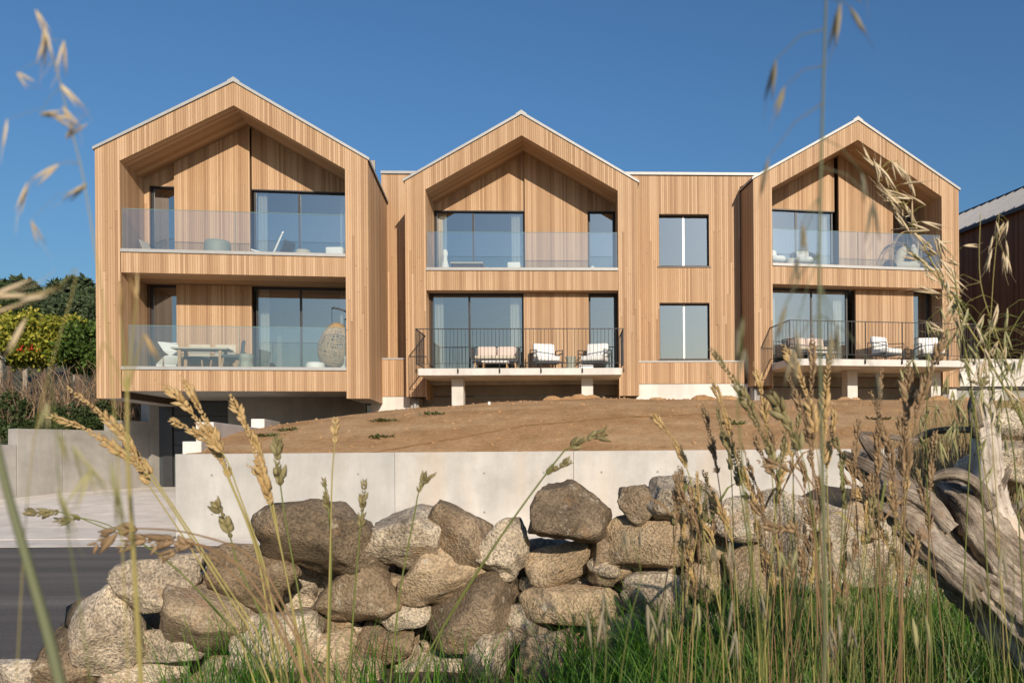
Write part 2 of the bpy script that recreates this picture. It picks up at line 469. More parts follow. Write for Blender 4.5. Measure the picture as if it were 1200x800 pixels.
def gable_house(k):
    h = HOUSE[k]
    root = thing('gabled_house', LABEL[k], 'house', (h['o'][0], h['o'][1], 0), h['t'], 'timber gabled houses in a row')
    ze, zr, zi, zie, c, b, zp = (h[q] for q in ('ze', 'zr', 'zi', 'zie', 'c', 'b', 'zp'))
    D, dl = 1.5, h['dl']
    out = lambda x: zr - (zr - ze) * abs(x) / HW
    inn = lambda x: zi - (zi - zie) * abs(x) / WI
    wood = M['larch']
    # front frame
    mb = MB()
    slats_front(mb, -HW, -WI, K(zp), out, 0, .024)
    slats_front(mb, WI, HW, K(zp), out, 0, .024)
    slats_front(mb, -WI, 0, inn, out, 0, .024); slats_front(mb, 0, WI, inn, out, 0, .024)
    mb.build('front_cladding', wood, root, kind='stuff')
    # structure behind the cladding
    co = MB(); e = .035
    oo = lambda x: out(x) - e * 1.1
    co.prism([(-HW + e, zp + .02), (-WI - .03, zp + .02), (-WI - .03, inn(WI) + .04), (-HW + e, oo(HW - e))], .03, L)
    co.prism([(WI + .03, zp + .02), (HW - e, zp + .02), (HW - e, oo(HW - e)), (WI + .03, inn(WI) + .04)], .03, L)
    co.prism([(-HW + e, oo(HW - e)), (-WI - .03, inn(WI) + .04), (0, zi + .04), (0, zr - e)], .03, L)
    co.prism([(0, zi + .04), (WI + .03, inn(WI) + .04), (HW - e, oo(HW - e)), (0, zr - e)], .03, L)
    co.build('wall', M['batten'], root)
    # outer side walls
    mb = MB()
    slats_side(mb, .0245, L, zp, ze - .03, HW - .024, HW)
    slats_side(mb, .0245, L, zp, ze - .03, -HW, -HW + .024)
    mb.build('side_cladding', wood, root, kind='stuff')
    # inner reveals of both storeys and the gable soffit
    mb = MB()
    lowz = h.get('lc', zp) if k == 1 else zp
    for s in (-1, 1):
        x0, x1 = (-WI - .026, -WI) if s < 0 else (WI, WI + .026)
        slats_side(mb, .0245, D + .1, c - .1, zie + .01, x0, x1)
        slats_side(mb, .0245, dl + .1, lowz - .08, b + .02, x0, x1)
        if k != 1: slats_side(mb, dl + .1, 1.3, zp, 2.0, x0, x1)
    mb.build('reveal_cladding', wood, root, kind='stuff')
    mb = MB()
    n = 16
    for i in range(n):
        y0, y1 = .026 + i * (D + .1) / n + .003, .026 + (i + 1) * (D + .1) / n - .003
        for s in (-1, 1):
            q = [(s * WI, y0, inn(WI)), (0, y0, zi), (0, y1, zi), (s * WI, y1, inn(WI))]
            t = [(x, y, z + .022) for x, y, z in q]
            if s < 0: mb.hexa(q, t)
            else: mb.hexa(q[::-1], t[::-1])
    mb.build('gable_soffit', wood, root, kind='stuff')
    # upper floor: fascia, floor slab, soffit, cap, glass
    mb = MB(); slats_front(mb, -WI + .004, WI - .004, K(b), K(c - .095), .03, .052)
    mb.build('balcony_fascia', wood, root, kind='stuff')
    fl = MB(); fl.box(-WI + .002, WI - .002, .056, 6.0, b + .03, c - .12)
    fl.build('floor_slab', M['concrete_grey'], root)
    mb = MB(); boards_flat(mb, -WI + .004, WI - .004, .056, dl + .12, b, b + .024)
    mb.build('balcony_soffit', wood, root, kind='stuff')
    cp = MB(); cp.box(-WI + .003, WI - .003, -.012, .16, c - .09, c)
    bevel(cp.build('parapet_cap', M['zinc'], root), .006)
    balustrade(root, -WI + .03, WI - .02, .07, c + .001, c + 1.07)
    # zinc roof with its verge
    rf = MB(); t = .022
    for s in (-1, 1):
        x = s * (HW + .045)
        q = [(x, out(x) + t), (0, zr + t), (0, zr + t + .085), (x, out(x) + t + .075)]
        rf.prism(q if s < 0 else q[::-1], -.035, L + .05)
    rf.build('roof', M['zinc'], root)
    rc = MB(); rc.prism([(-.16, out(.16) + .1), (0, zr + .112), (.16, out(.16) + .1), (.16, out(.16) + .135), (0, zr + .15), (-.16, out(.16) + .135)], -.03, L)
    rc.build('ridge_cap', M['zinc'], root)
    # back walls of the balconies
    def back(y, z0, top, win, pan, zh, rz, upper):
        cl = MB()
        xs = sorted([w[0] for w in win] + [w[1] for w in win])
        if upper:
            for a, bb, _ in win: slats_front(cl, a - .03, min(bb + .03, WI), K(zh), (lambda x: inn(x) - .004), y, y + .022, splits=(0,))
        px0, px1 = pan
        lo_edge, hi_edge = min(w[0] for w in win), max(w[1] for w in win)
        if hi_edge < WI - .1 and upper: slats_front(cl, hi_edge + .03, WI - .002, K(z0), (lambda x: inn(x) - .004), y, y + .022)
        if lo_edge > -WI + .1 and upper: slats_front(cl, -WI + .002, lo_edge - .03, K(z0), (lambda x: inn(x) - .004), y, y + .022)
        if cl.v: cl.build('back_cladding', wood, root, kind='stuff')
        wl = MB()
        parts_ = []
        ztop = (lambda x: inn(x) + .03) if upper else K(top + .03)
        segs = []
        for a, bb, _ in win:
            if upper:
                for u, v in ((a, min(bb, 0) if a < 0 else bb),):
                    q_ = MB(); q_.prism([(u, zh + .02), (v, zh + .02), (v, ztop(v)), (u, ztop(u))], y + .026, y + .2); parts_.append(q_)
        wl.prism([(px0 + .02, z0), (px1 - .02, z0), (px1 - .02, ztop(px1 - .02) if upper else top)] + ([(px0 + .02, ztop(px0 + .02))] if upper else [(px0 + .02, top)]), y + .03, y + .2)
        if lo_edge > -WI + .04: q_ = MB(); q_.box(-WI, lo_edge - .002, y + .026, y + .2, z0, zh); parts_.append(q_)
        if hi_edge < WI - .04: q_ = MB(); q_.box(hi_edge + .002, WI, y + .026, y + .2, z0, zh); parts_.append(q_)
        bw = wl.build('back_wall', M['batten'], root)
        for q_ in parts_: q_.build('back_wall', M['batten'], root)
        # the sliding timber shutter stands proud of the windows
        sh = MB()
        slats_front(sh, px0, px1, K(z0 + .015), (lambda x: inn(x) - .006) if upper else K(top - .012), y - .13, y - .105, .05, (0,), False)
        if upper: sh.prism([(px0 + .012, z0 + .02), (px1 - .012, z0 + .02), (px1 - .012, inn(px1) - .02), (px0 + .012, inn(px0) - .02)], y - .1, y - .03)
        else: sh.box(px0 + .012, px1 - .012, y - .1, y - .03, z0 + .02, top - .02)
        sh.build('sliding_shutter', wood, root)
        for a, bb, mu in win:
            window(root, a, bb, z0, zh, y + .09, mu)
            hd = MB(); hd.box(a - .02, min(bb + .02, WI), y + .01, y + .09, zh - .03, zh - .001); hd.build('window_head', M['alu'], root)
    back(D, c - .12, None, h['up'], h['panel'], c + 2.15, 0, True)
    if k == 1: z0 = h['lc'] - .12
    else: z0 = h['slab']
    back(dl, z0, b, h['lo'], h['lpanel'], b - .005, 0, False)
    # rooms behind the glass
    rm = MB()
    rm.box(-WI, WI, 5.6, 5.7, c - .1, zr); rm.box(-WI, WI, 5.6, 5.7, z0, b)
    rm.box(-.06, .06, D + 1.2, 5.6, c - .1, zi - .1); rm.box(.3, .42, dl + 1.4, 5.6, z0, b)
    rm.build('room_wall', M['plaster'], root)
    def curtain(x0, x1, y, za, zb):
        m = MB(); n = max(8, int((x1 - x0) / .02)); top = []; bot = []
        for i in range(n + 1):
            x = x0 + (x1 - x0) * i / n; yy = y + .025 * math.sin(i * 1.25) + .008 * math.sin(i * .37)
            bot.append((x, yy, za + .03)); top.append((x, yy, zb))
        m.add(bot + top, [(i, i + 1, n + 2 + i, n + 1 + i) for i in range(n)])
        m.build('curtain', M['curtain'], root, True)
    for (ws, yy, za, zb) in ((h['up'], D + .24, c - .1, c + 2.12), (h['lo'], dl + .24, z0 + .01, b - .03)):
        for a, bb, mu in ws:
            if bb - a > 1.5:
                curtain(a + .08, a + .34, yy, za, zb); curtain(bb - .42, bb - .14, yy, za, zb)
    # lower floor
    if k == 1:
        lb, lc = h['lb'], h['lc']
        mb = MB(); slats_front(mb, -WI + .004, WI - .004, K(lb), K(lc - .095), .03, .052)
        mb.build('balcony_fascia', wood, root, kind='stuff')
        fl = MB(); fl.box(-WI + .002, WI - .002, .056, 6.0, lb, lc - .12); fl.build('floor_slab', M['concrete_grey'], root)
        cp = MB(); cp.box(-WI + .003, WI - .003, -.012, .16, lc - .09, lc); bevel(cp.build('parapet_cap', M['zinc'], root), .006)
        balustrade(root, -WI + .17, WI - .02, .07, lc + .001, lc + 1.09)
        un = MB(); un.box(WI + .031, HW - .03, .03, L, zp + .004, zp + .019); un.box(-HW + .03, -WI - .031, .03, L, zp + .004, zp + .019); un.build('pier_underside', M['concrete_grey'], root)
    else:
        fl = MB(); fl.box(-WI + .002, WI - .002, dl + .02, 6.0, z0 - .3, z0 - .004); fl.build('floor_slab', M['concrete_grey'], root)
    return root

roots = {k: gable_house(k) for k in (1, 2, 3)}

# ---- terraces of the middle and right houses: slab, columns, railing (parts of their house)
def terrace(k, x0, x1, depth, cols):
    root = roots[k]; h = HOUSE[k]; zt = h['slab']
    sl = MB(); sl.box(x0, x1, -depth, h['dl'] + .015, zt - .2, zt)
    bevel(sl.build('terrace_slab', M['concrete_white'], root), .012)
    if k == 2:
        for x in cols:
            cm = MB(); cm.box(x - .17, x + .17, -.75, -.35, .2, zt - .203)
            bevel(cm.build('column', M['concrete_white'], root), .012)
    else:
        for x in cols:
            cm = MB(); cm.box(x - .17, x + .17, -.3, .1, .2, zt - .203)
            bevel(cm.build('column', M['concrete_white'], root), .012)
    zr_, zb = zt + 1.11, zt + .13
    yf = -depth - .045; xa, xb = x0 - .05, x1 + .05
    rl = MB()
    for z in (zr_, zb):
        t = .02 if z == zr_ else .011
        rl.box(xa - .005, xb + .005, yf - .02, yf + .02, z - t / 2, z + t / 2)
        rl.box(xa - .02, xa + .02, yf + .021, 0 - .01, z - t / 2, z + t / 2); rl.box(xb - .02, xb + .02, yf + .021, 0 - .01, z - t / 2, z + t / 2)
    rail = rl.build('railing', M['steel'], root)
    bal = MB(); bal.tube([(0, 0, zb - .006), (0, 0, zr_ - .005)], .0062, 5); bme = bal.mesh('baluster'); bme.materials.append(M['steel'])
    po = MB(); po.box(-.006, .006, -.022, .022, zt - .14, zr_ - .012); po.box(-.02, .02, .012, .045, zt - .13, zt - .03); pme = po.mesh('post'); pme.materials.append(M['steel'])
    n = 5; w = (xb - xa) / n; step = w / 11
    for i in range(n * 11 + 1):
        o = link('post' if i % 11 == 0 else 'baluster', pme if i % 11 == 0 else bme, rail); o.location = (xa + i * step, yf, 0)
    for x in (xa, xb):
        m = 14
        for j in range(1, m):
            o = link('baluster', bme, rail); o.location = (x, yf + j * (depth + .03) / m, 0)
    return root
terrace(2, -2.88, 2.888, 1.40, (-1.87, 1.91))
terrace(3, -2.94, 2.9, 1.50, (-.4, 2.45))

# ---- walls behind and under the terraces
def under(k, y0):
    root = roots[k]; h = HOUSE[k]; zt = h['slab']
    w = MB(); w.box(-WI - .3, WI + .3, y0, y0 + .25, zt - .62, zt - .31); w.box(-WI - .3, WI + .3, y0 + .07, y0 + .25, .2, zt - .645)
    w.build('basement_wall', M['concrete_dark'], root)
    f = MB(); f.box(-HW + .06, -WI - .31, .35, 1.6, .2, h['zp'] - .01); f.box(WI + .31, HW - .06, .5, 1.6, .2, h['zp'] - .01)
    f.build('foundation', M['concrete_grey'], root)
under(2, 1.05); under(3, 1.05)

# ---- lower, flat roofed links between the gables
def link_block(k, D, x0, x1, z0, z1, label, wins, low, slopes):
    """k: the house in whose frame it is laid out; slopes: (from x, to x, function) for the part that stands above a neighbour's roof"""
    h = HOUSE[k]
    root = thing('link_block', label, 'building', (h['o'][0], h['o'][1], 0), h['t'], 'flat roofed links between the gabled houses')
    cl = MB(); holes = sorted(wins)
    if holes:
        a, b = holes[0][0], holes[0][1]
        zs = sorted([(w[2], w[3]) for w in holes])
        slats_front(cl, x0, a, K(z0), K(z1), D, D + .024); slats_front(cl, b, x1, K(z0), K(z1), D, D + .024)
        zz = [z0] + [q for w in zs for q in w] + [z1]
        for i in range(0, len(zz), 2): slats_front(cl, a, b, K(zz[i]), K(zz[i + 1]), D, D + .024)
        co = MB()
        co.box(x0 + .01, a - .03, D + .03, D + .3, z0, z1 - .02); co.box(b + .03, x1 - .01, D + .03, D + .3, z0, z1 - .02)
        for i in range(0, len(zz), 2): co.box(a - .03, b + .03, D + .03, D + .3, zz[i] - (.03 if i else 0), zz[i + 1] + (.03 if i + 2 < len(zz) else -.02))
    else:
        slats_front(cl, x0, x1, K(z0), K(z1), D, D + .024)
        co = MB(); co.box(x0 + .01, x1 - .01, D + .03, D + .3, z0, z1 - .02)
    for a, b, fn in slopes: slats_front(cl, a, b, fn, K(z1), D, D + .024)
    cl.build('front_cladding', M['larch'], root, kind='stuff')
    co.build('wall', M['batten'], root)
    for a, b, za, zb in wins:
        rv = MB()
        rv.box(a - .03, a, D + .004, D + .2, za, zb); rv.box(b, b + .03, D + .004, D + .2, za, zb); rv.box(a, b, D + .004, D + .2, zb, zb + .03)
        rv.build('window_reveal', M['alu'], root)
        si = MB(); si.box(a - .06, b + .06, D - .03, D + .2, za - .035, za); si.build('window_sill', M['alu'], root)
        window(root, a + .002, b - .002, za + .001, zb - .001, D + .17, ((a + b) / 2,), fw=.03, pale=True)
    xa = min([x0] + [s[0] for s in slopes]); xb = max([x1] + [s[1] for s in slopes])
    rf = MB(); rf.box(xa, xb, D - .06, D + 9, z1 + .015, z1 + .10)
    rf.build('roof', M['zinc'], root)
    lx0, lx1, ly, lz0, lz1 = low
    lw = MB(); slats_front(lw, lx0, lx1, K(lz0), K(lz1 - .05), ly, ly + .024); lw.build('parapet_cladding', M['larch'], root, kind='stuff')
    lc = MB(); lc.box(lx0 + .02, lx1 - .02, ly + .03, ly + .25, lz0 + .01, lz1 - .055); lc.build('parapet_wall', M['batten'], root)
    cp = MB(); cp.box(lx0, lx1, ly - .02, ly + .27, lz1 - .045, lz1); cp.build('parapet_cap', M['zinc'], root)
    fd = MB(); fd.box(lx0 - .3, lx1 + .1, ly + .03, ly + .35, .2, lz0 - .012); fd.build('foundation', M['concrete_white'], root)
    if wins:
        a, b = x0, x1
        rm = MB(); rm.box(x0 + .3, x1 - .3, D + 4, D + 4.1, z0, z1); rm.box(x0, x1, D + .31, D + 4, z1 - .3, z1 - .2)
        rm.box(x0, x1, D + .31, D + 4, 5.3, 5.5); rm.build('room_wall', M['plaster'], root)
    return root
H2 = HOUSE[2]; H3 = HOUSE[3]
o2 = lambda x: H2['zr'] - (H2['zr'] - H2['ze']) * abs(x) / HW + .1
link_block(2, 2.0, -4.66, -3.45, 1.7, 8.93, 'narrow timber link set back between the left and middle gables', [], (-4.42, -3.62, .65, 1.66, 2.84),
           [(-3.45, -1.9, o2)])
link_block(2, 1.5, 3.45, 6.93, 1.9, 8.78, 'wide timber link with two square windows between the middle and right gables',
           [(4.30, 5.92, 5.86, 7.55), (4.30, 5.92, 2.86, 4.69)], (3.53, 6.93, .95, 2.04, 2.76),
           [(2.2, 3.45, o2), (6.93, 7.85, lambda x: 8.288 + .57 * (x - 6.9) + .12)])

# ------------------------------------------------------------------ ground, road, driveway, earth
def smooth(t):
    t = max(0.0, min(1.0, t)); return t * t * (3 - 2 * t)
def interp(x, pts):
    if x <= pts[0][0]: return pts[0][1]
    for (a, va), (b, vb) in zip(pts, pts[1:]):
        if x <= b: return va + (vb - va) * (x - a) / (b - a)
    return pts[-1][1]
def fbm(x, y, s, z=0.0):
    return noise.fractal(Vector((x * s, y * s, z)), .9, 2.1, 4)

def grid_obj(name, xs, ys, fz, mat, kind='structure', keep=None):
    V = []; F = []; ids = {}
    for j, y in enumerate(ys):
        for i, x in enumerate(xs):
            ids[i, j] = len(V); V.append((x, y, fz(x, y)))
    for j in range(len(ys) - 1):
        for i in range(len(xs) - 1):
            if keep and not keep((xs[i] + xs[i + 1]) / 2, (ys[j] + ys[j + 1]) / 2): continue
            F.append((ids[i, j], ids[i + 1, j], ids[i + 1, j + 1], ids[i, j + 1]))
    me = bpy.data.meshes.new(name); me.from_pydata(V, [], F); me.update()
    me.polygons.foreach_set('use_smooth', [True] * len(me.polygons))
    me.materials.append(mat)
    return link(name, me, None, kind)
def lin(a, b, n): return [a + (b - a) * i / (n - 1) for i in range(n)]

ROADZ = -1.55
def drive_edge(y): return -7.86 - .225 * (y - 14.5)       # right edge of the driveway
def front_z(x, y):                                          # the grassy bank the camera stands on
    z = interp(x, [(-6, -1.50), (-2.4, -1.40), (-1.7, -1.22), (-1.0, -1.10), (.2, -1.08), (1.2, -.98), (2.6, -.86), (6, -.8)])
    rise = smooth((x - 1.4) / 1.1) * smooth((y - 3.7) / 1.7) * .88
    rise -= smooth((y - 6.2) / 1.5) * smooth((x - 1.0) / 2) * .55
    return z + rise + .05 * fbm(x, y, 1.3)
def ground_z(x, y):
    return -1.62

# earth colours
mm, nt, bs = newmat('bare earth')
f = noise_n(nt, 1.3, 6, .65); f2 = noise_n(nt, 34, 4, .75); f3 = noise_n(nt, .5, 4, .6, stretch=(.5, 2.2, 1))
c = ramp(nt, f, [(.3, (.40, .23, .105)), (.55, (.53, .32, .16)), (.75, (.62, .41, .225))])
c = mixc(nt, .55, c, ramp(nt, f2, [(.32, (.45, .42, .4)), (.5, (1, 1, 1)), (.72, (1.35, 1.3, 1.25))]), 'MULTIPLY')
c = mixc(nt, ramp(nt, f3, [(.45, (0, 0, 0)), (.62, (.45, .45, .45))]), c, (.66, .47, .28))
f5 = noise_n(nt, 8, 6, .75)
c = mixc(nt, .6, c, ramp(nt, f5, [(.3, (.55, .5, .46)), (.48, (1, 1, 1)), (.7, (1.2, 1.2, 1.2))]), 'MULTIPLY')
f6 = noise_n(nt, 22, 2, .5)
c = mixc(nt, ramp(nt, f6, [(.66, (0, 0, 0)), (.70, (.6, .6, .6))]), c, (.74, .60, .43))
nt.links.new(c, bs.inputs['Base Color']); bs.inputs['Roughness'].default_value = .95; bs.inputs['Specular IOR Level'].default_value = .1
bump(nt, bs, f2, .9, .05)
M['earth'] = mm
mm, nt, bs = newmat('asphalt')
f = noise_n(nt, 1.0, 6, .6, stretch=(.10, 1.6, 1)); f2 = noise_n(nt, 42, 3, .85); f3 = noise_n(nt, .35, 4, .6, stretch=(.25, 1, 1))
c = ramp(nt, f, [(.3, (.085, .08, .078)), (.55, (.13, .12, .112)), (.75, (.20, .185, .165))])
c = mixc(nt, .6, c, ramp(nt, f3, [(.35, (.75, .75, .75)), (.65, (1.2, 1.17, 1.1))]), 'MULTIPLY')
c = mixc(nt, .7, c, ramp(nt, f2, [(.3, (.55, .55, .55)), (.5, (1, 1, 1)), (.68, (1.7, 1.65, 1.5))]), 'MULTIPLY')
nt.links.new(c, bs.inputs['Base Color']); bs.inputs['Roughness'].default_value = .85; bs.inputs['Specular IOR Level'].default_value = .3
bump(nt, bs, f2, .6, .012)
M['asphalt'] = mm
M['soil'] = plain('soil under the grass', (.10, .075, .045), .95, 0, .3, 9)
M['field'] = plain('rough field', (.17, .15, .075), .95, 0, .3, .6)

g = MB(); g.add([(-900, -700, -1.72), (900, -700, -1.72), (900, 1200, -1.72), (-900, 1200, -1.72)], [(0, 1, 2, 3)])
g.build('ground', M['field'], None, kind='structure')
# road and the concrete gutter strip along it
grid_obj('road', lin(-60, 60, 41), lin(4.9, 13.35, 12), lambda x, y: ROADZ, M['asphalt'])
gs = MB(); gs.box(-60, 60, 13.352, 14.46, -1.75, ROADZ + .005); gs.build('gutter_strip', M['paving'], None, kind='structure')
# driveway: poured concrete bays with recessed joints, rising to the garage
dv = thing('driveway', 'pale concrete driveway rising from the road to the dark garage door', 'driveway')
dv['kind'] = 'structure'
for k in ('label', 'category'): del dv[k]
def drive_z(y): return -1.538 + .44 * smooth((y - 14.5) / 9.5) * 1.0
ys = [14.47, 16.3, 18.2, 20.2, 22.4, 24.6, 27.2]
def left_x(y): return -15.9 + .367 * (y - 21.1)
for a, b in zip(ys, ys[1:]):
    for q in range(3):
        def xx(y, t):
            l = left_x(y) - .4; r = drive_edge(y) if y < 22.5 else drive_edge(22.5) - .05 * (y - 22.5)
            return l + (r - l) * t
        t0, t1 = q / 3, (q + 1) / 3
        e = .006
        m = MB()
        pts = [(xx(a, t0) + e, a + e), (xx(a, t1) - e, a + e), (xx(b, t1) - e, b - e), (xx(b, t0) + e, b - e)]
        m.hexa([(x, y, -1.8) for x, y in pts], [(x, y, drive_z(y)) for x, y in pts])
        m.build('concrete_bay', M['paving'], dv)
xs_ = lin(-24, -12, 5)
lp = MB(); lp.box(-60, left_x(14.47) - .405, 14.47, 18.6, -1.8, -1.538); lp.build('pavement', M['paving'], None, kind='structure')

# bare earth mound in front of the houses
CREST = [(-10.5, .15), (-9.6, .30), (-9.0, .47), (-8.5, .62), (-7.6, .78), (-6.7, .90), (-5.6, 1.04), (-4.2, 1.14), (-2.5, 1.26), (-.3, 1.33), (1.5, 1.27), (4, 1.25), (8, 1.22), (10.5, 1.17), (16, 1.08), (24, 1.0)]
def mound_z(x, y):
    cz = interp(x, CREST) - .06
    t = (y - 14.75) / 5.6
    base = -.13
    if t < 1: z = base + (cz - base) * (1 - (1 - max(t, 0)) ** 1.55)
    else: z = cz - .012 * (y - 20.35)
    z += .022 * fbm(x, y, .7) * smooth((y - 14.8) / .7) + .008 * fbm(x, y, 3.1, 2) * smooth((y - 14.8) / .5)
    if y > 19.3: z += .04 * max(0, fbm(x, y, 1.9, 5)) * smooth((20.6 - y) / .6)
    return z
grid_obj('earth_mound', lin(-12.2, 26, 190), lin(14.72, 21.5, 46) + lin(21.9, 34, 12), mound_z, M['earth'],
         keep=lambda x, y: x > drive_edge(y) + .12 and not (y > 22.8 and x < -6.6 - .14 * (y - 22.8)))
# clods, stones and a low ridge line lie scattered on the mound
cl = MB(); r_ = random.Random(3)
for i in range(1700):
    y = 14.9 + 5.6 * r_.random() ** .8; x = r_.uniform(drive_edge(y) + .4, 14)
    s = r_.choice([.008, .011, .014, .018, .018, .03]) * r_.uniform(.7, 1.2); z = mound_z(x, y)
    cl.spindle((x - s, y, z + s * .2), (x + s, y + r_.uniform(-s, s), z + s * r_.uniform(.2, .6)), s * .8, 5, ((0, .4), (.3, 1), (.7, .9), (1, .3)))
for i in range(26):
    x = r_.choice([r_.uniform(-1.6, -.2), r_.uniform(-1, 4), r_.uniform(6, 12)]); y = r_.uniform(20, 20.5); s = r_.uniform(.06, .17); z = mound_z(x, y)
    cl.spindle((x - s * 1.6, y, z), (x + s * 1.6, y, z + .01), s * .75, 7, ((0, .3), (.25, .9), (.6, 1), (1, .3)), flat=.8)
o = cl.build('earth_clods', M['earth'], None, kind='stuff')
mm = plain('weeds', (.10, .13, .035), .8, 0, .3)
M['weed'] = mm
for (px, py, Y, wl_) in ((338, 507, 17.3, 'upper of two green weed tufts at the left end of the mound'), (313, 515, 16.6, 'lower of two green weed tufts at the left end of the mound'), (452, 493, 17.5, 'small weed tuft below the narrow timber link, higher on the mound'), (447, 511, 16, 'small weed tuft below the narrow timber link, just above the retaining wall'), (508, 487, 18, 'weed tuft on the mound below the left column of the middle terrace'), (861, 512, 16.6, 'weed tuft on the mound below the wide timber link'), (1035, 502, 17, 'weed tuft on the mound below the right terrace')):
    w = MB(); p = P(px, py, Y); p.z = mound_z(p.x, p.y) - .01
    for i in range(70):
        a = r_.uniform(0, 6.28); l = r_.uniform(.05, .16); q = p + Vector((r_.gauss(0, .14), r_.gauss(0, .1), 0))
        t = q + Vector((math.cos(a) * l, math.sin(a) * l, l * r_.uniform(.25, .7))); n_ = Vector((-math.sin(a), math.cos(a), .2)) * l * .22
        w.add([q, q + (t - q) * .5 + n_, t, q + (t - q) * .5 - n_], [(0, 1, 2, 3)])
    o = w.build('weed', M['weed'], None)
    tag(o, wl_, 'weed', 'weed tufts on the earth mound')
rg = MB(); rp_ = []
for px, py in ((430, 522), (500, 515), (560, 508), (620, 501), (690, 496), (760, 492), (840, 486)):
    yy = interp(py, [(486, 17.6), (522, 14.95)]); q = P(px, py, yy); rp_.append((q.x, q.y))
for (ax, ay), (bx, by) in zip(rp_, rp_[1:]):
    rg.tube([(ax + (bx - ax) * t, ay + (by - ay) * t + .04 * fbm(ax + (bx - ax) * t, 0, 2), mound_z(ax + (bx - ax) * t, ay + (by - ay) * t) + .006) for t in lin(0, 1, 9)], .018, 5)
M['dark_earth'] = plain('dark brown earth', (.20, .115, .05), .95, 0, .3, 5)  # darker brown than the mound it crosses
rg.build('earth_ridge', M['dark_earth'], None, kind='structure')
st = MB(); p = P(574, 478, 19.3); st.tube([(p.x, p.y, p.z - .15), (p.x + .005, p.y, p.z + .17)], .035, 8)
tag(st.build('marker_stake', M['white'], None), 'short white pipe sticking out of the earth mound below the middle terrace', 'stake')

# the retaining wall along the road: cast panels with shadow joints
M['tie'] = plain('tie hole shade', (.30, .28, .25), .9)  # darker discs stand in for the shade inside recessed tie holes
rw = thing('retaining_wall', 'long pale concrete retaining wall holding the earth mound above the road', 'wall', (0, 14.5, 0))
wx = [-7.77, -3.83, -.62, 2.4, 5.4, 8.4, 12.0]
for a, b in zip(wx, wx[1:]):
    m = MB(); m.box(a + .0025, b - .0025, 0, .24, -1.7, -.035)
    pn = bevel(m.build('wall_panel', M['concrete_cool' if a < -7 else 'concrete'], rw), .007)
    nh = 3
    for i in range(nh):
        for zz in (-.42, -1.12):
            t_ = MB(); xh = a + (b - a) * (i + .5) / nh; t_.tube([(xh, -.003, zz), (xh, .01, zz)], .022, 10); t_.build('tie_hole', M['tie'], pn)
# stepped walls beside the driveway
def wall_run(name, label, segs, th, mat):
    root = thing(name, label, 'wall')
    for (x0, y0, x1, y1, zb, zt) in segs:
        d = Vector((x1 - x0, y1 - y0)).normalized(); nrm = Vector((-d.y, d.x)) * th
        m = MB(); m.slab([(x0, y0), (x1, y1), (x1 + nrm.x, y1 + nrm.y), (x0 + nrm.x, y0 + nrm.y)], zb, zt)
        bevel(m.build('wall_panel', mat, root), .012)
    return root
def lw(y): return left_x(y)
wall_run('stepped_wall', 'grey concrete wall stepping up along the left side of the driveway',
         [(lw(15.5), 15.5, lw(18.4), 18.4, -1.8, .23), (lw(18.41), 18.41, lw(21.52), 21.52, -1.8, .23), (lw(21.53), 21.53, lw(22.7), 22.7, -1.8, .66), (lw(22.71), 22.71, lw(24.12), 24.12, -1.8, .66),
          (lw(24.13), 24.13, lw(25.3), 25.3, -1.8, .97), (lw(25.31), 25.31, lw(26.3), 26.3, -1.8, 1.62)], .36, M['concrete_grey'])
de = drive_edge
wall_run('stepped_wall', 'short concrete wall stepping up between the driveway and the earth mound',
         [(de(15.31) + .34, 15.31, de(16.2) + .34, 16.2, -1.7, .2), (de(16.21) + .34, 16.21, de(21.3) + .34, 21.3, -1.7, .60), (de(21.31) + .34, 21.31, de(23.6) + .34, 23.6, -1.7, .86)], .33, M['concrete_white'])

# under the left house: soffit, concrete wall, garage door
H1 = HOUSE[1]; R1 = roots[1]
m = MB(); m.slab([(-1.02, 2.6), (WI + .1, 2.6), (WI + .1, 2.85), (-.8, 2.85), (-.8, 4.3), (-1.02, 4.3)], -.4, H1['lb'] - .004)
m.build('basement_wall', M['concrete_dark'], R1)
m = MB(); m.box(3.47, 4.9, 3.0, 3.3, .2, 2.2); m.build('foundation', M['concrete_grey'], R1)
gd = MB(); gd.box(-3.9, -1.03, 4.35, 4.42, -1.6, 1.62); door = gd.build('garage_door', M['garage'], R1)
for i in range(6):
    z0 = -1.15 + i * .46
    s = MB(); s.box(-3.2, -1.06, 4.315, 4.345, z0 + .012, z0 + .448); bevel(s.build('door_panel', M['garage'], door), .008)
s = MB(); s.box(-3.5, -3.22, 4.25, 4.345, -1.6, 1.6); s.build('door_frame', M['alu'], door)
# drain pipe at the foot of the middle house
for k, (x, y) in ((2, (-3.30, .30)), (3, (-3.38, .3))):
    m = MB(); m.tube([(x, y, .6), (x, y, HOUSE[k]['zp'])], .045, 10); m.build('downpipe', M['zinc'], roots[k], True)

# ------------------------------------------------------------------ the neighbouring dark house on the right
th4 = .2586
nb = thing('dark_clad_house', 'brown timber house with a grey standing seam roof, cut off by the right edge', 'house', (15.2, 25.6, 0), th4)
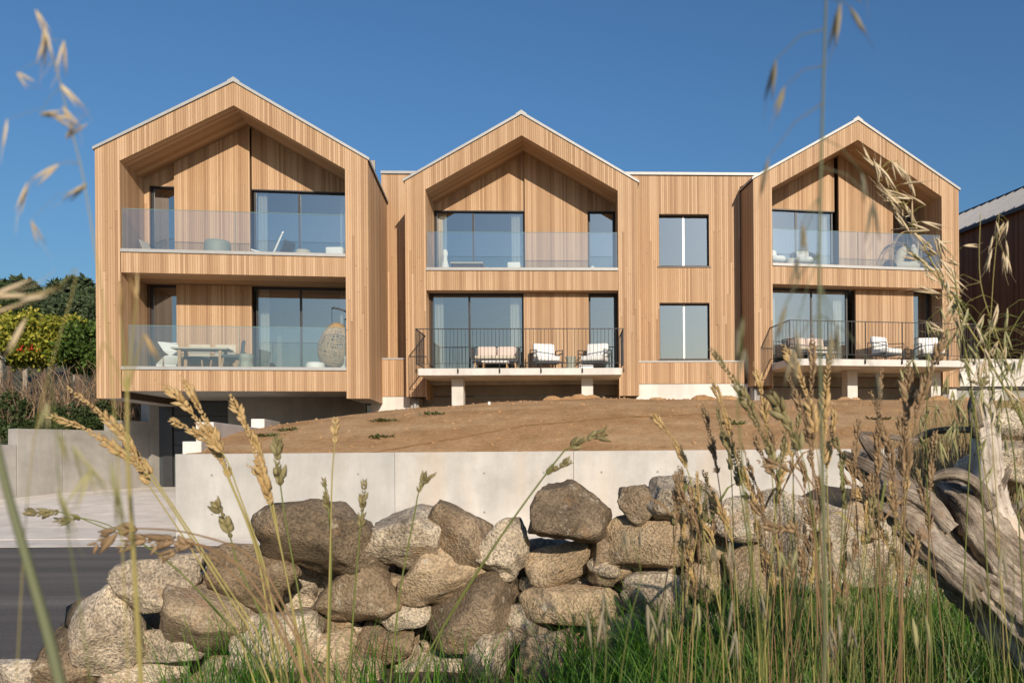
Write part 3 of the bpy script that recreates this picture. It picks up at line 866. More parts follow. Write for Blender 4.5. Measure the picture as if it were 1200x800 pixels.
# its left side wall runs along local x = 0, the roof rises to local x = 3.9
m = MB(); slats_side(m, 0, 15, 2.9, 8.24, -.024, 0, .115); slats_front(m, 0, 7.8, K(2.9), lambda x: 8.24 + 2.25 * (1 - abs(x - 3.9) / 3.9), -.05, -.026, .115)
m.build('side_cladding', M['larch_dark'], nb, kind='stuff')
m = MB(); m.prism([(.01, 0.2), (7.79, 0.2), (7.79, 8.2), (3.9, 10.42), (.01, 8.2)], 0, 15); m.build('wall', M['batten'], nb)
M['roof_zinc'] = plain('grey zinc sheet', (.30, .30, .31), .38, .25, .06, 2)
for s in (0, 1):
    def rp(t, y, up): 
        x = -.12 + (3.9 + .12) * t; z = 8.30 + 2.25 * t + up
        return ((7.8 - x) if s else x, y, z)
    m = MB(); q = [rp(0, -.15, 0), rp(1, -.15, 0), rp(1, 15, 0), rp(0, 15, 0)]
    if s: q = q[::-1]
    m.hexa(q, [(x, y, z + .03) for x, y, z in q]); rf = m.build('roof', M['roof_zinc'], nb)
    for i in range(31):
        y = -.14 + i * .5
        sm = MB(); q = [rp(0, y, .031), rp(1, y, .031), rp(1, y + .03, .031), rp(0, y + .03, .031)]
        if s: q = q[::-1]
        sm.hexa(q, [(x, yy, z + .055) for x, yy, z in q]); sm.build('standing_seam', M['roof_zinc'], rf)
m = MB(); m.box(-.2, -.122, -.15, 15, 8.16, 8.30); m.build('gutter', M['alu'], nb)
m = MB(); m.box(3.85, 3.95, -.15, 15, 10.55, 10.66); m.build('ridge_cap', M['alu'], nb)
# white plinth wall with a strip of frosted windows, between the right house and the dark one
pl = thing('plinth_wall', 'white rendered plinth wall with a strip of low windows below the dark house', 'wall', (11.0, 27.2, 0), .12)
m = MB(); m.box(-1.2, 7.5, 0, .3, 2.02, 2.95); m.build('upper_band', M['concrete_white'], pl)
m = MB(); m.box(-1.2, 7.5, .02, .3, .8, 1.50); m.build('lower_band', M['concrete_white'], pl)
M['frost'] = plain('frosted pane', (.30, .30, .28), .3, 0, .05)
for i, (a, b) in enumerate(((-1.2, .82), (2.2, 2.55), (4.0, 4.3), (6, 7.5))):
    m = MB(); m.box(a, b, .021, .3, 1.501, 1.93); m.build('pier', M['concrete_white'], pl)
for (a, b) in ((.82, 2.2), (2.55, 4.0), (4.3, 6)):
    m = MB(); m.box(a, b, .12, .15, 1.501, 1.93); m.build('window', M['frost'], pl)
m = MB(); m.box(-1.2, 7.5, -.01, .3, 1.935, 1.985); m.build('drip_strip', M['alu'], pl)

# ------------------------------------------------------------------ furniture on the balconies and terraces
def hl(k, x, y, z):
    h = HOUSE[k]; c, s = math.cos(h['t']), math.sin(h['t'])
    return (h['o'][0] + c * x - s * y, h['o'][1] + s * x + c * y, z)
def cushion(mb_name, mat, root, x0, x1, y0, y1, z0, z1, tilt=0.0, label=None):
    m = MB(); cx, cy, cz = (x0 + x1) / 2, (y0 + y1) / 2, (z0 + z1) / 2
    m.box(x0 - cx, x1 - cx, y0 - cy, y1 - cy, z0 - cz, z1 - cz)
    o = m.build(mb_name, mat, root, True, label=label); o.location = (cx, cy, cz); o.rotation_euler = (tilt, 0, 0)
    b = bevel(o, min(x1 - x0, y1 - y0, z1 - z0) * .38, 3)
    return o

def armchair(label, k, x, y, z, rz, group):
    t = thing('armchair', label, 'armchair', hl(k, x, y, z), HOUSE[k]['t'] + rz, group)
    cushion('seat_cushion', M['white'], t, -.34, .34, -.36, .30, .28, .44)
    cushion('back_cushion', M['white'], t, -.33, .33, .18, .34, .42, .86, -.22)
    for s in (-1, 1):
        f = MB(); x0 = s * .40
        f.tube([(x0, -.36, 0), (x0, -.36, .60), (x0, .36, .66), (x0, .40, 0)], .017, 6)
        f.build('arm_frame', M['steel'], t)
        a = MB(); a.box(x0 - .03, x0 + .03, -.3, .3, .50, .60 if False else .515); a.build('arm_strap', M['char'], t)
    b = MB(); b.box(-.38, .38, -.36, .33, .235, .275); b.build('seat_frame', M['char'], t)
    return t
def sofa(label, k, x, y, z, rz, w=1.36, group=None, cush='pink'):
    t = thing('outdoor_sofa', label, 'sofa', hl(k, x, y, z), HOUSE[k]['t'] + rz, group); h = w / 2
    for s in (-1, 1):
        a, b = (-h + .1, -.012) if s < 0 else (.012, h - .1)
        cushion('back_cushion', M[cush], t, a, b, .16, .32, .40, .80, -.18)
    cushion('seat_cushion', M['cream'], t, -h + .08, h - .08, -.38, .26, .36, .47)
    for s in (-1, 1):
        m = MB()
        for i in range(12):
            y0 = -.36 + i * .062
            m.tube([(s * h, y0, .34), (s * (h - .005), y0, .70)], .012, 5)
        m.tube([(s * h, -.38, .34), (s * h, -.38, .70), (s * h, .38, .74), (s * h, .38, .34)], .018, 6)
        m.build('rope_side', M['char'], t)
    m = MB(); m.box(-h, h, -.4, .4, .28, .345); m.build('seat_frame', M['char'], t)
    for sx in (-1, 1):
        for sy in (-1, 1):
            m = MB(); m.tube([(sx * (h - .1), sy * .32, .28), (sx * (h - .06), sy * .35, 0)], [.03, .022], 7); m.build('leg', M['teak'], t)
    return t
def lathe_thing(name, label, cat, k, x, y, z, prof, mat, sx=1, sy=1):
    m = MB(); m.lathe(prof, 0, 0, 24, sx, sy); o = m.build(name, M[mat], None, True)
    o.location = hl(k, x, y, z); tag(o, label, cat); return o

zt2, zt3 = HOUSE[2]['slab'], HOUSE[3]['slab']
sofa('two seat sofa with rose cushions and a dark rope frame on the middle terrace', 2, -.80, -.15, zt2, 0)
armchair('left one of the two white cushioned armchairs on the middle terrace', 2, .70, -.35, zt2, .30, 'white cushioned armchairs on the terraces')
armchair('right one of the two white cushioned armchairs on the middle terrace, by its side railing', 2, 2.15, -.35, zt2, -.35, 'white cushioned armchairs on the terraces')
lathe_thing('side_table', 'small round stoneware side table between the two armchairs of the middle terrace', 'side table', 2, 1.43, -.35, zt2, [(.13, 0), (.15, .04), (.12, .22), (.155, .40), (.16, .44), (.02, .445)], 'sage')
def coffee_table(label, k, x, y, z):
    t = thing('coffee_table', label, 'coffee table', hl(k, x, y, z), HOUSE[k]['t'])
    m = MB(); m.box(-.38, .38, -.22, .22, .21, .25); bevel(m.build('table_top', M['white'], t), .01)
    for sx in (-1, 1):
        for sy in (-1, 1):
            m = MB(); m.tube([(sx * .33, sy * .18, .21), (sx * .34, sy * .19, 0)], .018, 6); m.build('leg', M['teak'], t)
coffee_table('low white coffee table in front of the rose cushioned sofa on the middle terrace', 2, -.75, -.85, zt2)
m = MB(); m.box(-.2, .2, -.12, .12, 0, .1); o = bevel(m.build('storage_box', M['white'], None), .012); o.location = hl(2, 1.88, -1.18, zt2); tag(o, 'small white box lying at the front edge of the middle terrace', 'box')
sofa('two seat sofa with rose cushions and a dark frame on the right terrace', 3, -1.85, -.35, zt3, .12, 1.45)
coffee_table('low white coffee table in front of the sofa on the right terrace', 3, -1.75, -1.05, zt3)
armchair('white cushioned armchair in the middle of the right terrace', 3, .62, -.5, zt3, .35, 'white cushioned armchairs on the terraces')
armchair('white cushioned armchair at the right hand end of the right terrace, turned towards the sofa', 3, 2.15, -.5, zt3, -.25, 'white cushioned armchairs on the terraces')
lathe_thing('side_table', 'small round stoneware table beside the sofa on the right terrace', 'side table', 3, -2.65, -.7, zt3, [(.12, 0), (.13, .04), (.10, .2), (.13, .36), (.02, .365)], 'sage')

# left house, lower balcony
fz = HOUSE[1]['lc'] - .12
def slipper_chair(label, k, x, y, z, rz, mat='white'):
    t = thing('sculptural_chair', label, 'chair', hl(k, x, y, z), HOUSE[k]['t'] + rz)
    pts = [(-.16, .10, .0), (-.10, .02, .25), (.02, -.10, .46), (.10, -.06, .50), (.06, .12, .62), (-.06, .20, .88)]
    m = MB()
    V = [(x_, y_, z_ + .002) for x_, y_, z_ in pts]
    for i in range(len(pts) - 1):
        (ax, ay, az), (bx, by, bz) = pts[i], pts[i + 1]
        w0, w1 = (.20 + .05 * math.sin(i * 1.7)), (.20 + .05 * math.sin((i + 1) * 1.7))
        m.hexa([(ax - w0, ay - .02, az), (ax + w0, ay - .02, az), (ax + w0, ay + .03, az), (ax - w0, ay + .03, az)],
               [(bx - w1, by - .02, bz), (bx + w1, by - .02, bz), (bx + w1, by + .03, bz), (bx - w1, by + .03, bz)])
    o = m.build('shell', M[mat], t, True); bevel(o, .03, 3)
    for s in (-1, 1):
        f = MB(); f.tube([(s * .2, -.1, .42), (s * .22, -.16, 0)], .014, 6); f.build('leg', M['teak'], t)
    return t
slipper_chair('white sculptural chair on the lower balcony of the left house', 1, -1.93, .75, fz, .5)
t = thing('dining_table', 'cream topped dining table on the lower balcony of the left house', 'table', hl(1, -1.08, .72, fz), HOUSE[1]['t'] + .05)
m = MB(); m.box(-.72, .72, -.36, .36, .64, .685); bevel(m.build('table_top', M['cream'], t), .01)
for sx in (-1, 1):
    for sy in (-1, 1):
        m = MB(); m.box(sx * .52 - .04, sx * .52 + .04, sy * .26 - .03, sy * .26 + .03, 0, .638); m.build('leg', M['teak'], t)
def dining_chair(label, k, x, y, z, rz, mat, shell):
    t = thing('dining_chair', label, 'chair', hl(k, x, y, z), HOUSE[k]['t'] + rz, 'dining chairs on the lower left balcony')
    cushion('seat', M[mat], t, -.27, .27, -.26, .26, .40, .50)
    cushion('backrest', M[shell], t, -.29, .29, .24, .33, .44, .90, -.12)
    for sx in (-1, 1):
        for sy in (-1, 1):
            m = MB(); m.tube([(sx * .22, sy * .2, .41), (sx * .27, sy * .26, 0)], [.024, .016], 6); m.build('leg', M['teak'], t)
dining_chair('cream backed dining chair behind the left half of the table, lower left balcony', 1, -1.42, 1.18, fz, 0, 'char', 'cream')
dining_chair('cream backed dining chair behind the right half of the table, lower left balcony', 1, -.72, 1.18, fz, 0, 'char', 'cream')
dining_chair('charcoal dining chair with wooden legs at the right end of the table, lower left balcony', 1, -.30, .62, fz, -1.25, 'char', 'char')
lathe_thing('drum_stool', 'waisted sage drum stool beside the beige sofa on the lower left balcony', 'stool', 1, .10, .55, fz, [(.17, 0), (.195, .05), (.20, .22), (.15, .29), (.15, .33), (.19, .40), (.19, .50), (.15, .53), (.02, .535)], 'sage')
lathe_thing('pouf', 'round white pouf below the hanging egg chair', 'pouf', 1, 1.98, .42, fz, [(.2, 0), (.25, .06), (.26, .2), (.22, .29), (.02, .31)], 'white')
slipper_chair('white chair half hidden behind the right pier of the lower left balcony', 1, 2.72, .62, fz, -.3)

def egg_shell(mb, cx, cy, cz, a, b, c, strands, rings, r, open_dir=(0, -1), open_cos=2.0, seed=1):
    rr = random.Random(seed)
    def pt(u, v):
        z = math.cos(v); s = math.sin(v) * (1 - .16 * z)
        return Vector((cx + a * s * math.cos(u), cy + b * s * math.sin(u), cz + c * z))
    def ok(p): return ((p.x - cx) * open_dir[0] / a + (p.y - cy) * open_dir[1] / b) < open_cos
    def run(f, n, closed=False):
        cur = []
        for i in range(n + 1):
            p = f(i / n)
            if ok(p): cur.append(p)
            else:
                if len(cur) > 2: mb.tube(cur, r, 4)
                cur = []
        if len(cur) > 2: mb.tube(cur, r, 4)
    for i in range(strands):
        u0 = 2 * math.pi * i / strands + rr.uniform(-.1, .1); tw = rr.uniform(-1.3, 1.3)
        run(lambda t: pt(u0 + tw * t, .1 + 2.94 * t), 18)
    for i in range(rings):
        v0 = .25 + 2.6 * i / max(1, rings - 1); tl = rr.uniform(-.25, .25); ph = rr.uniform(0, 6)
        run(lambda t: pt(2 * math.pi * t, max(.05, min(3.09, v0 + tl * math.sin(2 * math.pi * t + ph)))), 26)
t = thing('hanging_egg_chair', 'hanging egg chair of pale woven rattan on a black curved stand, lower left balcony', 'hanging chair', hl(1, 2.35, .75, fz), HOUSE[1]['t'])
m = MB(); egg_shell(m, 0, 0, .80, .44, .42, .66, 66, 64, .016, (.55, .83), .72, 4)
o = m.build('woven_basket', M['rattan'], t, True); o.rotation_euler = (0, .13, 0)
m = MB(); m.tube([(.02, 0, 1.46), (.02, 0, 1.86)], .008, 6); m.build('chain', M['steel'], t)
m = MB(); pts = [(.02, 0, 1.86)] + [(.02 + .62 * math.sin(q), .12 * math.sin(q), 1.42 + .46 * math.cos(q)) for q in lin(.1, 1.35, 8)] + [(.46, .3, .9), (.44, .36, .05)]
pts = [(min(x, .46), y, z) for x, y, z in pts]
m.tube(pts, .026, 8); m.build('stand', M['steel'], t, True)
m = MB(); m.lathe([(.44, .0), (.44, .03), (.02, .035)], 0, .1, 20); m.build('stand_base', M['steel'], t)
m = MB(); m.lathe([(.05, .28), (.28, .34), (.32, .46), (.2, .52), (.02, .53)], 0, .05, 16); m.build('seat_pad', M['cream'], t, True)

# left house, upper balcony
fz = HOUSE[1]['c'] - .12
lathe_thing('drum_pouf', 'sage green drum pouf behind the glass of the upper left balcony', 'pouf', 1, -.62, .55, fz, [(.30, 0), (.335, .04), (.34, .2), (.34, .42), (.31, .5), (.02, .52)], 'sage')
lathe_thing('bowl_table', 'low cream bowl table in front of the upper left window', 'side table', 1, 1.60, .75, fz, [(.08, 0), (.1, .1), (.2, .2), (.21, .3), (.18, .36), (.02, .37)], 'cream')
m = MB(); m.box(-.24, .24, -.2, .2, 0, .38); o = bevel(m.build('cube_pouf', M['white'], None, True), .04, 3); o.location = hl(1, 2.55, .5, fz); tag(o, 'white cube pouf at the right end of the upper left balcony', 'pouf')
m = MB(); m.lathe([(.1, 0), (.19, .05), (.2, .16), (.12, .24), (.02, .25)], 0, 0, 16, 1, .7); o = m.build('floor_cushion', M['white'], None, True); o.location = hl(1, -1.78, .8, fz); tag(o, 'white floor cushion left of the drum pouf on the upper left balcony', 'cushion')
def deck_chair(label, k, x, y, z, rz, mat):
    t = thing('lounge_chair', label, 'chair', hl(k, x, y, z), HOUSE[k]['t'] + rz)
    m = MB()
    m.hexa([(-.26, -.4, .30), (.26, -.4, .30), (.26, .12, .20), (-.26, .12, .20)], [(-.26, -.4, .34), (.26, -.4, .34), (.26, .12, .24), (-.26, .12, .24)]); m.build('seat', M[mat], t)
    m = MB(); m.hexa([(-.26, .13, .20), (.26, .13, .20), (.26, .17, .20), (-.26, .17, .20)], [(-.26, .42, .92), (.26, .42, .92), (.26, .46, .92), (-.26, .46, .92)]); m.build('backrest', M[mat], t)
    for sx in (-1, 1):
        m = MB(); m.tube([(sx * .27, -.38, .3), (sx * .27, -.42, 0)], .018, 6); m.build('leg', M['teak'], t)
        m = MB(); m.tube([(sx * .27, .22, .34), (sx * .27, .4, 0)], .018, 6); m.build('leg', M['teak'], t)
    return t
deck_chair('white slatted lounge chair leaning back by the big window of the upper left balcony', 1, .52, 1.0, fz, -1.2, 'white')
deck_chair('cream lounge chair in the left corner of the upper left balcony', 1, -2.42, .95, fz, 1.35, 'cream').scale = (.7, .7, .62)
# middle house, upper balcony
fz = HOUSE[2]['c'] - .12
m = MB(); m.box(-.2, .2, -.2, .2, 0, .36); o = bevel(m.build('cube_pouf', M['white'], None, True), .04, 3); o.location = hl(2, -.28, .5, fz); tag(o, 'white cube pouf behind the glass of the middle upper balcony', 'pouf')
lathe_thing('floor_vase', 'tall white vase in the left corner of the middle upper balcony', 'vase', 2, -2.42, .7, fz, [(.07, 0), (.11, .1), (.12, .3), (.07, .48), (.06, .58), (.09, .72), (.05, .82)], 'white')
t = thing('dining_table', 'slim table with a pale top on the middle upper balcony', 'table', hl(2, -1.75, .9, fz), HOUSE[2]['t'])
m = MB(); m.box(-.5, .5, -.3, .3, .38, .42); m.build('table_top', M['cream'], t)
for sx in (-1, 1):
    for sy in (-1, 1):
        m = MB(); m.tube([(sx * .45, sy * .26, .38), (sx * .45, sy * .26, 0)], .015, 6); m.build('leg', M['steel'], t)
lathe_thing('lantern', 'small white lantern at the right end of the middle upper balcony', 'lantern', 2, 2.12, .45, fz, [(.09, 0), (.1, .12), (.06, .24), (.02, .27)], 'white')
# right house, upper balcony
fz = HOUSE[3]['c'] - .12
def tub_chair(label, k, x, y, z, rz):
    t = thing('tub_chair', label, 'chair', hl(k, x, y, z), HOUSE[k]['t'] + rz)
    m = MB(); n = 18; pts = []
    for i in range(n + 1):
        a = -.35 + (math.pi + .7) * i / n
        hgt = .44 + .26 * max(0, math.sin(a)) ** .8 + .05
        m_ = (math.cos(a), math.sin(a))
        pts.append((m_, hgt))
    for ((c0, s0), h0), ((c1, s1), h1) in zip(pts, pts[1:]):
        m.hexa([(.30 * c0, .28 * s0, .22), (.30 * c1, .28 * s1, .22), (.27 * c1, .25 * s1, .22), (.27 * c0, .25 * s0, .22)],
               [(.42 * c0, .38 * s0, h0), (.42 * c1, .38 * s1, h1), (.385 * c1, .345 * s1, h1), (.385 * c0, .345 * s0, h0)])
    m.build('shell', M['char'], t, True)
    m = MB(); m.lathe([(.1, .24), (.28, .27), (.34, .38), (.3, .43), (.02, .44)], 0, 0, 16); m.build('seat_cushion', M['white'], t, True)
    cushion('back_cushion', M['white'], t, -.2, .2, .06, .2, .40, .70, -.2)
    for i in range(4):
        a = math.pi / 4 + i * math.pi / 2
        m = MB(); m.tube([(.2 * math.cos(a), .2 * math.sin(a), .24), (.28 * math.cos(a), .28 * math.sin(a), 0)], .016, 6); m.build('leg', M['cream'], t)
tub_chair('dark rope tub chair with white cushions on the upper right balcony', 3, -1.62, .6, fz, -.25)
tub_chair('dark tub chair at the left end of the upper right balcony, half behind the pier', 3, -2.55, .6, fz, .6)
lathe_thing('side_table', 'small round cream table between the dark tub chairs on the upper right balcony', 'side table', 3, -2.1, .5, fz, [(.12, 0), (.13, .06), (.13, .34), (.15, .37), (.02, .375)], 'cream')
t = thing('hanging_wire_chair', 'wire hanging chair with plump cream cushions on the upper right balcony', 'hanging chair', hl(3, 2.02, .7, fz), HOUSE[3]['t'])
m = MB(); egg_shell(m, 0, 0, .78, .52, .42, .68, 30, 12, .006, (0, -1), .25, 9); m.build('wire_basket', M['rattan'], t)
m = MB(); m.tube([(.5 * math.sin(a) * (1 - .12 * math.cos(a)), -.12, .78 + .66 * math.cos(a)) for a in lin(0, 2 * math.pi, 30)], .013, 6); m.build('basket_rim', M['rattan'], t)
m = MB(); m.spindle((-.42, -.1, .30), (.42, -.1, .32), .16, 12, ((0, .5), (.2, 1), (.5, .85), (.8, 1), (1, .5))); m.build('seat_cushion', M['cream'], t, True)
m = MB(); m.spindle((-.34, -.02, .38), (-.04, .0, .95), .17, 10, ((0, .4), (.3, 1), (.7, 1), (1, .35))); m.build('back_cushion', M['cream'], t, True)
m = MB(); m.spindle((.34, .0, .40), (.30, .05, 1.05), .13, 10, ((0, .4), (.3, 1), (.7, 1), (1, .35))); m.build('back_cushion', M['cream'], t, True)
m = MB(); m.tube([(0, 0, 1.44), (0, 0, 1.95)], .008, 6); m.build('chain', M['steel'], t)
m = MB(); m.tube([(0, 0, 1.95), (.25, .1, 2.03), (.5, .2, 1.85), (.6, .25, 1.3), (.6, .27, .04)], .02, 8); m.build('stand', M['cream'], t, True)
m = MB(); m.lathe([(.42, 0), (.42, .03), (.02, .035)], .1, .1, 20); m.build('stand_base', M['cream'], t)

# overhead cables behind the left trees
def cable(label, a, b, sag):
    a, b = Vector(a), Vector(b); m = MB()
    m.tube([a + (b - a) * t + Vector((0, 0, -sag * 4 * t * (1 - t))) for t in lin(0, 1, 20)], .02, 5)
    tag(m.build('overhead_cable', M['steel'], None), label, 'cable')
cable('thin overhead cable sagging past the trees beside the left house', P(-160, 292, 45), P(150, 345, 62), .35)

# ------------------------------------------------------------------ the dry stone wall
def rock(name, w, d, h, seed, detail=3):
    """an angular boulder: a sphere cut by random planes, worn round and roughened"""
    rr = random.Random(seed)
    bm = bmesh.new(); bmesh.ops.create_icosphere(bm, subdivisions=detail, radius=1.0)
    planes = []
    for i in range(rr.randint(10, 15)):
        n = Vector((rr.gauss(0, 1), rr.gauss(0, 1), rr.gauss(0, 1))).normalized()
        planes.append((n, rr.uniform(.48, .86)))
    for ax in ((1, 0, 0), (-1, 0, 0), (0, 0, 1), (0, 0, -1), (0, -1, 0)):
        n = (Vector(ax) + Vector((rr.gauss(0, .22), rr.gauss(0, .22), rr.gauss(0, .22)))).normalized(); planes.append((n, rr.uniform(.66, .82)))
    off = Vector((rr.uniform(0, 50), rr.uniform(0, 50), rr.uniform(0, 50)))
    for v in bm.verts:
        p = v.co.copy()
        for n, dd in planes:
            q = p.dot(n) - dd
            if q > 0: p -= n * q * .97
        p *= 1 + .10 * noise.noise(p * 1.7 + off)
        p += p.normalized() * (.05 * noise.noise(p * 4 + off) + .035 * abs(noise.noise(p * 2.6 - off)) + .03 * noise.noise(p * 9 + off) + .022 * noise.noise(p * 21 + off))
        v.co = Vector((p.x * w / 1.5, p.y * d / 1.5, p.z * h / 1.5))
    me = bpy.data.meshes.new(name); bm.to_mesh(me); bm.free()
    me.polygons.foreach_set('use_smooth', [True] * len(me.polygons))
    return me
sw = thing('dry_stone_wall', 'low tumbledown dry stone wall of granite boulders in front of the road', 'wall', (0, 4.0, 0))
STONES = [  # centre x, y, width, height (in photo pixels), turn in degrees, kind
    (388, 628, 146, 88, -8, 'b'), (303, 678, 118, 70, -4, 'b'), (417, 698, 98, 66, 4, 'b'), (187, 688, 98, 64, 8, 'g'), (216, 661, 62, 30, 6, 'g'), (127, 736, 78, 96, 18, 'g'),
    (252, 722, 116, 90, -6, 't'), (200, 754, 116, 38, 2, 'g'), (338, 756, 96, 84, 12, 'g'), (394, 752, 52, 42, 0, 't'), (451, 755, 82, 44, -8, 'b'), (163, 789, 108, 40, 0, 'g'),
    (410, 792, 106, 62, 0, 't'), (275, 793, 90, 56, 4, 'g'), (477, 630, 90, 80, -10, 'g'), (537, 623, 80, 60, -28, 'b'), (596, 638, 64, 74, 8, 'g'), (664, 600, 94, 76, 10, 'b'),
    (512, 672, 104, 56, 22, 't'), (557, 712, 136, 84, 22, 'b'), (655, 661, 96, 54, 6, 't'), (713, 657, 46, 66, -8, 'b'), (755, 589, 58, 46, 4, 't'), (803, 591, 86, 56, -14, 'g'),
    (752, 635, 118, 76, -6, 't'), (676, 709, 112, 50, -2, 't'), (622, 729, 52, 54, 10, 'g'), (577, 768, 62, 64, -12, 'g'), (642, 766, 70, 64, 6, 't'), (477, 716, 58, 56, 12, 'g'),
    (512, 782, 92, 52, -4, 'g'), (838, 641, 44, 42, 0, 't'), (868, 606, 68, 50, -10, 'g'), (936, 634, 130, 112, -16, 'g'), (838, 682, 66, 60, 8, 't'), (882, 676, 58, 84, 6, 't'),
    (20, 786, 66, 36, 0, 'g'), (78, 786, 74, 44, 6, 'b'), (768, 692, 74, 56, 0, 'g'), (722, 742, 84, 60, 4, 't'), (800, 748, 84, 66, -6, 'g'), (700, 790, 70, 50, 0, 't'),
    (880, 745, 84, 70, 8, 'g'), (960, 720, 96, 76, -8, 't'), (1010, 668, 92, 64, 10, 'g'), (1050, 625, 96, 66, -12, 'g'), (1000, 610, 60, 44, 0, 't'), (1060, 700, 90, 74, 0, 'g'),
    (1120, 660, 100, 80, 6, 'g'), (1180, 640, 96, 70, -6, 't'), (60, 800, 60, 30, 0, 'g'), (780, 798, 90, 50, 0, 'g'), (860, 800, 90, 50, 0, 't'), (1180, 545, 100, 74, -4, 'g'),
    (1180, 500, 84, 50, 0, 'g'), (460, 690, 60, 40, 0, 't'), (585, 690, 50, 40, 0, 'g'), (700, 690, 60, 44, 0, 'b'), (350, 700, 60, 44, 0, 'g'), (930, 700, 70, 50, 0, 'g'), (500, 745, 50, 40, 8, 'b'), (610, 660, 44, 38, 0, 't'), (800, 640, 50, 44, 0, 'b')]
KM = {'g': 'stone_grey', 'b': 'stone_brown', 't': 'stone_tan'}
rs = random.Random(21)
for i, (px, py, w, h, a, kd) in enumerate(STONES):
    Y = 4.0 + rs.uniform(-.06, .10) + (.12 if i > 55 else 0)
    if px < 260: Y = 4.0 - .2 * (260 - px) / 260 + rs.uniform(-.05, .08)
    if px > 985: Y = 4.15 + .55 * (px - 985) / 215 + rs.uniform(-.1, .1)
    if i > 56: Y += .22
    s = Y / FPX
    d = min(max(w, h), 1.25 * min(w, h)) * rs.uniform(.85, 1.05)
    me = rock('stone', w * s * .97, d * s * .95, h * s * .96, 100 + i, 4)
    me.materials.append(M[KM[kd]])
    o = link('stone', me, sw); p = P(px, py, Y); o.location = (p.x, p.y - 4.0, p.z)
    o.rotation_euler = (rs.uniform(-.15, .15), -rad(a), rs.uniform(-.3, .3))
# a second row behind and small packing stones between
for i in range(64):
    px = 110 + 1000 * (i % 32) / 31 + rs.uniform(-14, 14)
    top = interp(px, [(90, 760), (150, 700), (240, 690), (320, 650), (700, 640), (900, 640), (1100, 620)])
    py = top + 22 + (62 if i >= 32 else 0) + rs.uniform(-8, 14); Y = 4.34 + rs.uniform(-.05, .12); w = rs.uniform(62, 100); h = rs.uniform(48, 70); s = Y / FPX
    me = rock('stone', w * s * 1.1, .3, h * s * 1.15, 400 + i, 2); me.materials.append(M[KM[rs.choice('gbt')]])
    o = link('stone', me, sw); p = P(px, py, Y); o.location = (p.x, p.y - 4.0, p.z); o.rotation_euler = (rs.uniform(-.3, .3), rs.uniform(-.3, .3), rs.uniform(-.4, .4))
for i in range(60):
    px = rs.uniform(120, 960); top = interp(px, [(90, 775), (150, 705), (240, 690), (320, 650), (700, 650), (900, 640), (1000, 650)])
    py = rs.uniform(top, 800); Y = 4.05 + rs.uniform(-.03, .12); w = rs.uniform(16, 34); s = Y / FPX
    me = rock('stone', w * s * 1.1, w * s, w * s * rs.uniform(.6, .9), 600 + i, 2); me.materials.append(M[KM[rs.choice('gbt')]])
    o = link('stone', me, sw); p = P(px, py, Y); o.location = (p.x, p.y - 4.0, p.z); o.rotation_euler = (rs.uniform(-.5, .5), rs.uniform(-.5, .5), rs.uniform(-.5, .5))

# the bank the grass grows on
grid_obj('grass_bank', lin(-9, 9, 61), lin(-4, 4.95, 31) + lin(5.1, 9.2, 16), front_z, M['soil'],
         keep=lambda x, y: y < 4.3 or x > 1.5)

# ------------------------------------------------------------------ trees and hedge on the left
def hill_z(x, y):
    z = .35 + .035 * (y - 22) + 6.5 * smooth((y - 44) / 50) + .0006 * max(0, y - 60) * max(0, -x - 20)
    return z + .25 * fbm(x, y, .12)
M['hill'] = plain('scrubby hillside', (.05, .05, .022), .95, 0, .35, .8)
grid_obj('hillside', lin(-120, 60, 61), lin(21.4, 44, 30) + lin(46, 130, 22), hill_z, M['hill'],
         keep=lambda x, y: x < min(left_x(y) - 1.6, -15.2 - .135 * (y - 22)) or y > 46)
hs = MB(); hs.box(-60, left_x(18.4) - .37, 18.6, 21.6, -1.8, .1); hs.build('planting_bed', M['hill'], None, kind='structure')

M['bark'] = plain('bark', (.12, .085, .06), .9, 0, .3, 8)
M['bark_pale'] = plain('pale bark', (.34, .29, .23), .85, 0, .25, 5)
M['leaf_yellow'] = leaf_mat('yellow green leaves', [(.10, .13, .02), (.22, .26, .035), (.40, .40, .055), (.56, .48, .09)], .55, .35)
M['leaf_green'] = leaf_mat('mid green leaves', [(.04, .075, .018), (.08, .14, .03), (.14, .22, .045)], .55, .3)
M['leaf_dark'] = leaf_mat('dark green leaves', [(.028, .045, .016), (.05, .08, .026), (.09, .13, .045)], .6, .25)
M['leaf_blue'] = leaf_mat('grey green leaves', [(.04, .06, .03), (.075, .11, .055), (.13, .17, .08)], .65, .25)
M['red_flower'] = plain('red flower', (.6, .04, .02), .6)

def leaf_cloud(clumps, per, leaf, aspect, spread, droop=0.0):
    """clumps: (n,4) centre+radius. Returns quads of small pointed leaves spread through each clump"""
    C = np.repeat(clumps[:, :3], per, axis=0); R = np.repeat(clumps[:, 3], per)
    n = len(C)
    d = rng.normal(size=(n, 3)); d /= np.linalg.norm(d, axis=1)[:, None]
    p = C + d * (R * (rng.random(n) ** .45))[:, None] * np.array([1, 1, spread])
    a = d * .6 + rng.normal(size=(n, 3)) * .7; a[:, 2] -= droop; a /= np.linalg.norm(a, axis=1)[:, None]
    b = np.cross(a, rng.normal(size=(n, 3))); b /= np.linalg.norm(b, axis=1)[:, None]
    l = leaf * (.6 + .8 * rng.random(n))[:, None]
    return np.stack([p, p + a * l * .5 + b * l * aspect * .5, p + a * l, p + a * l * .5 - b * l * aspect * .5], axis=1)

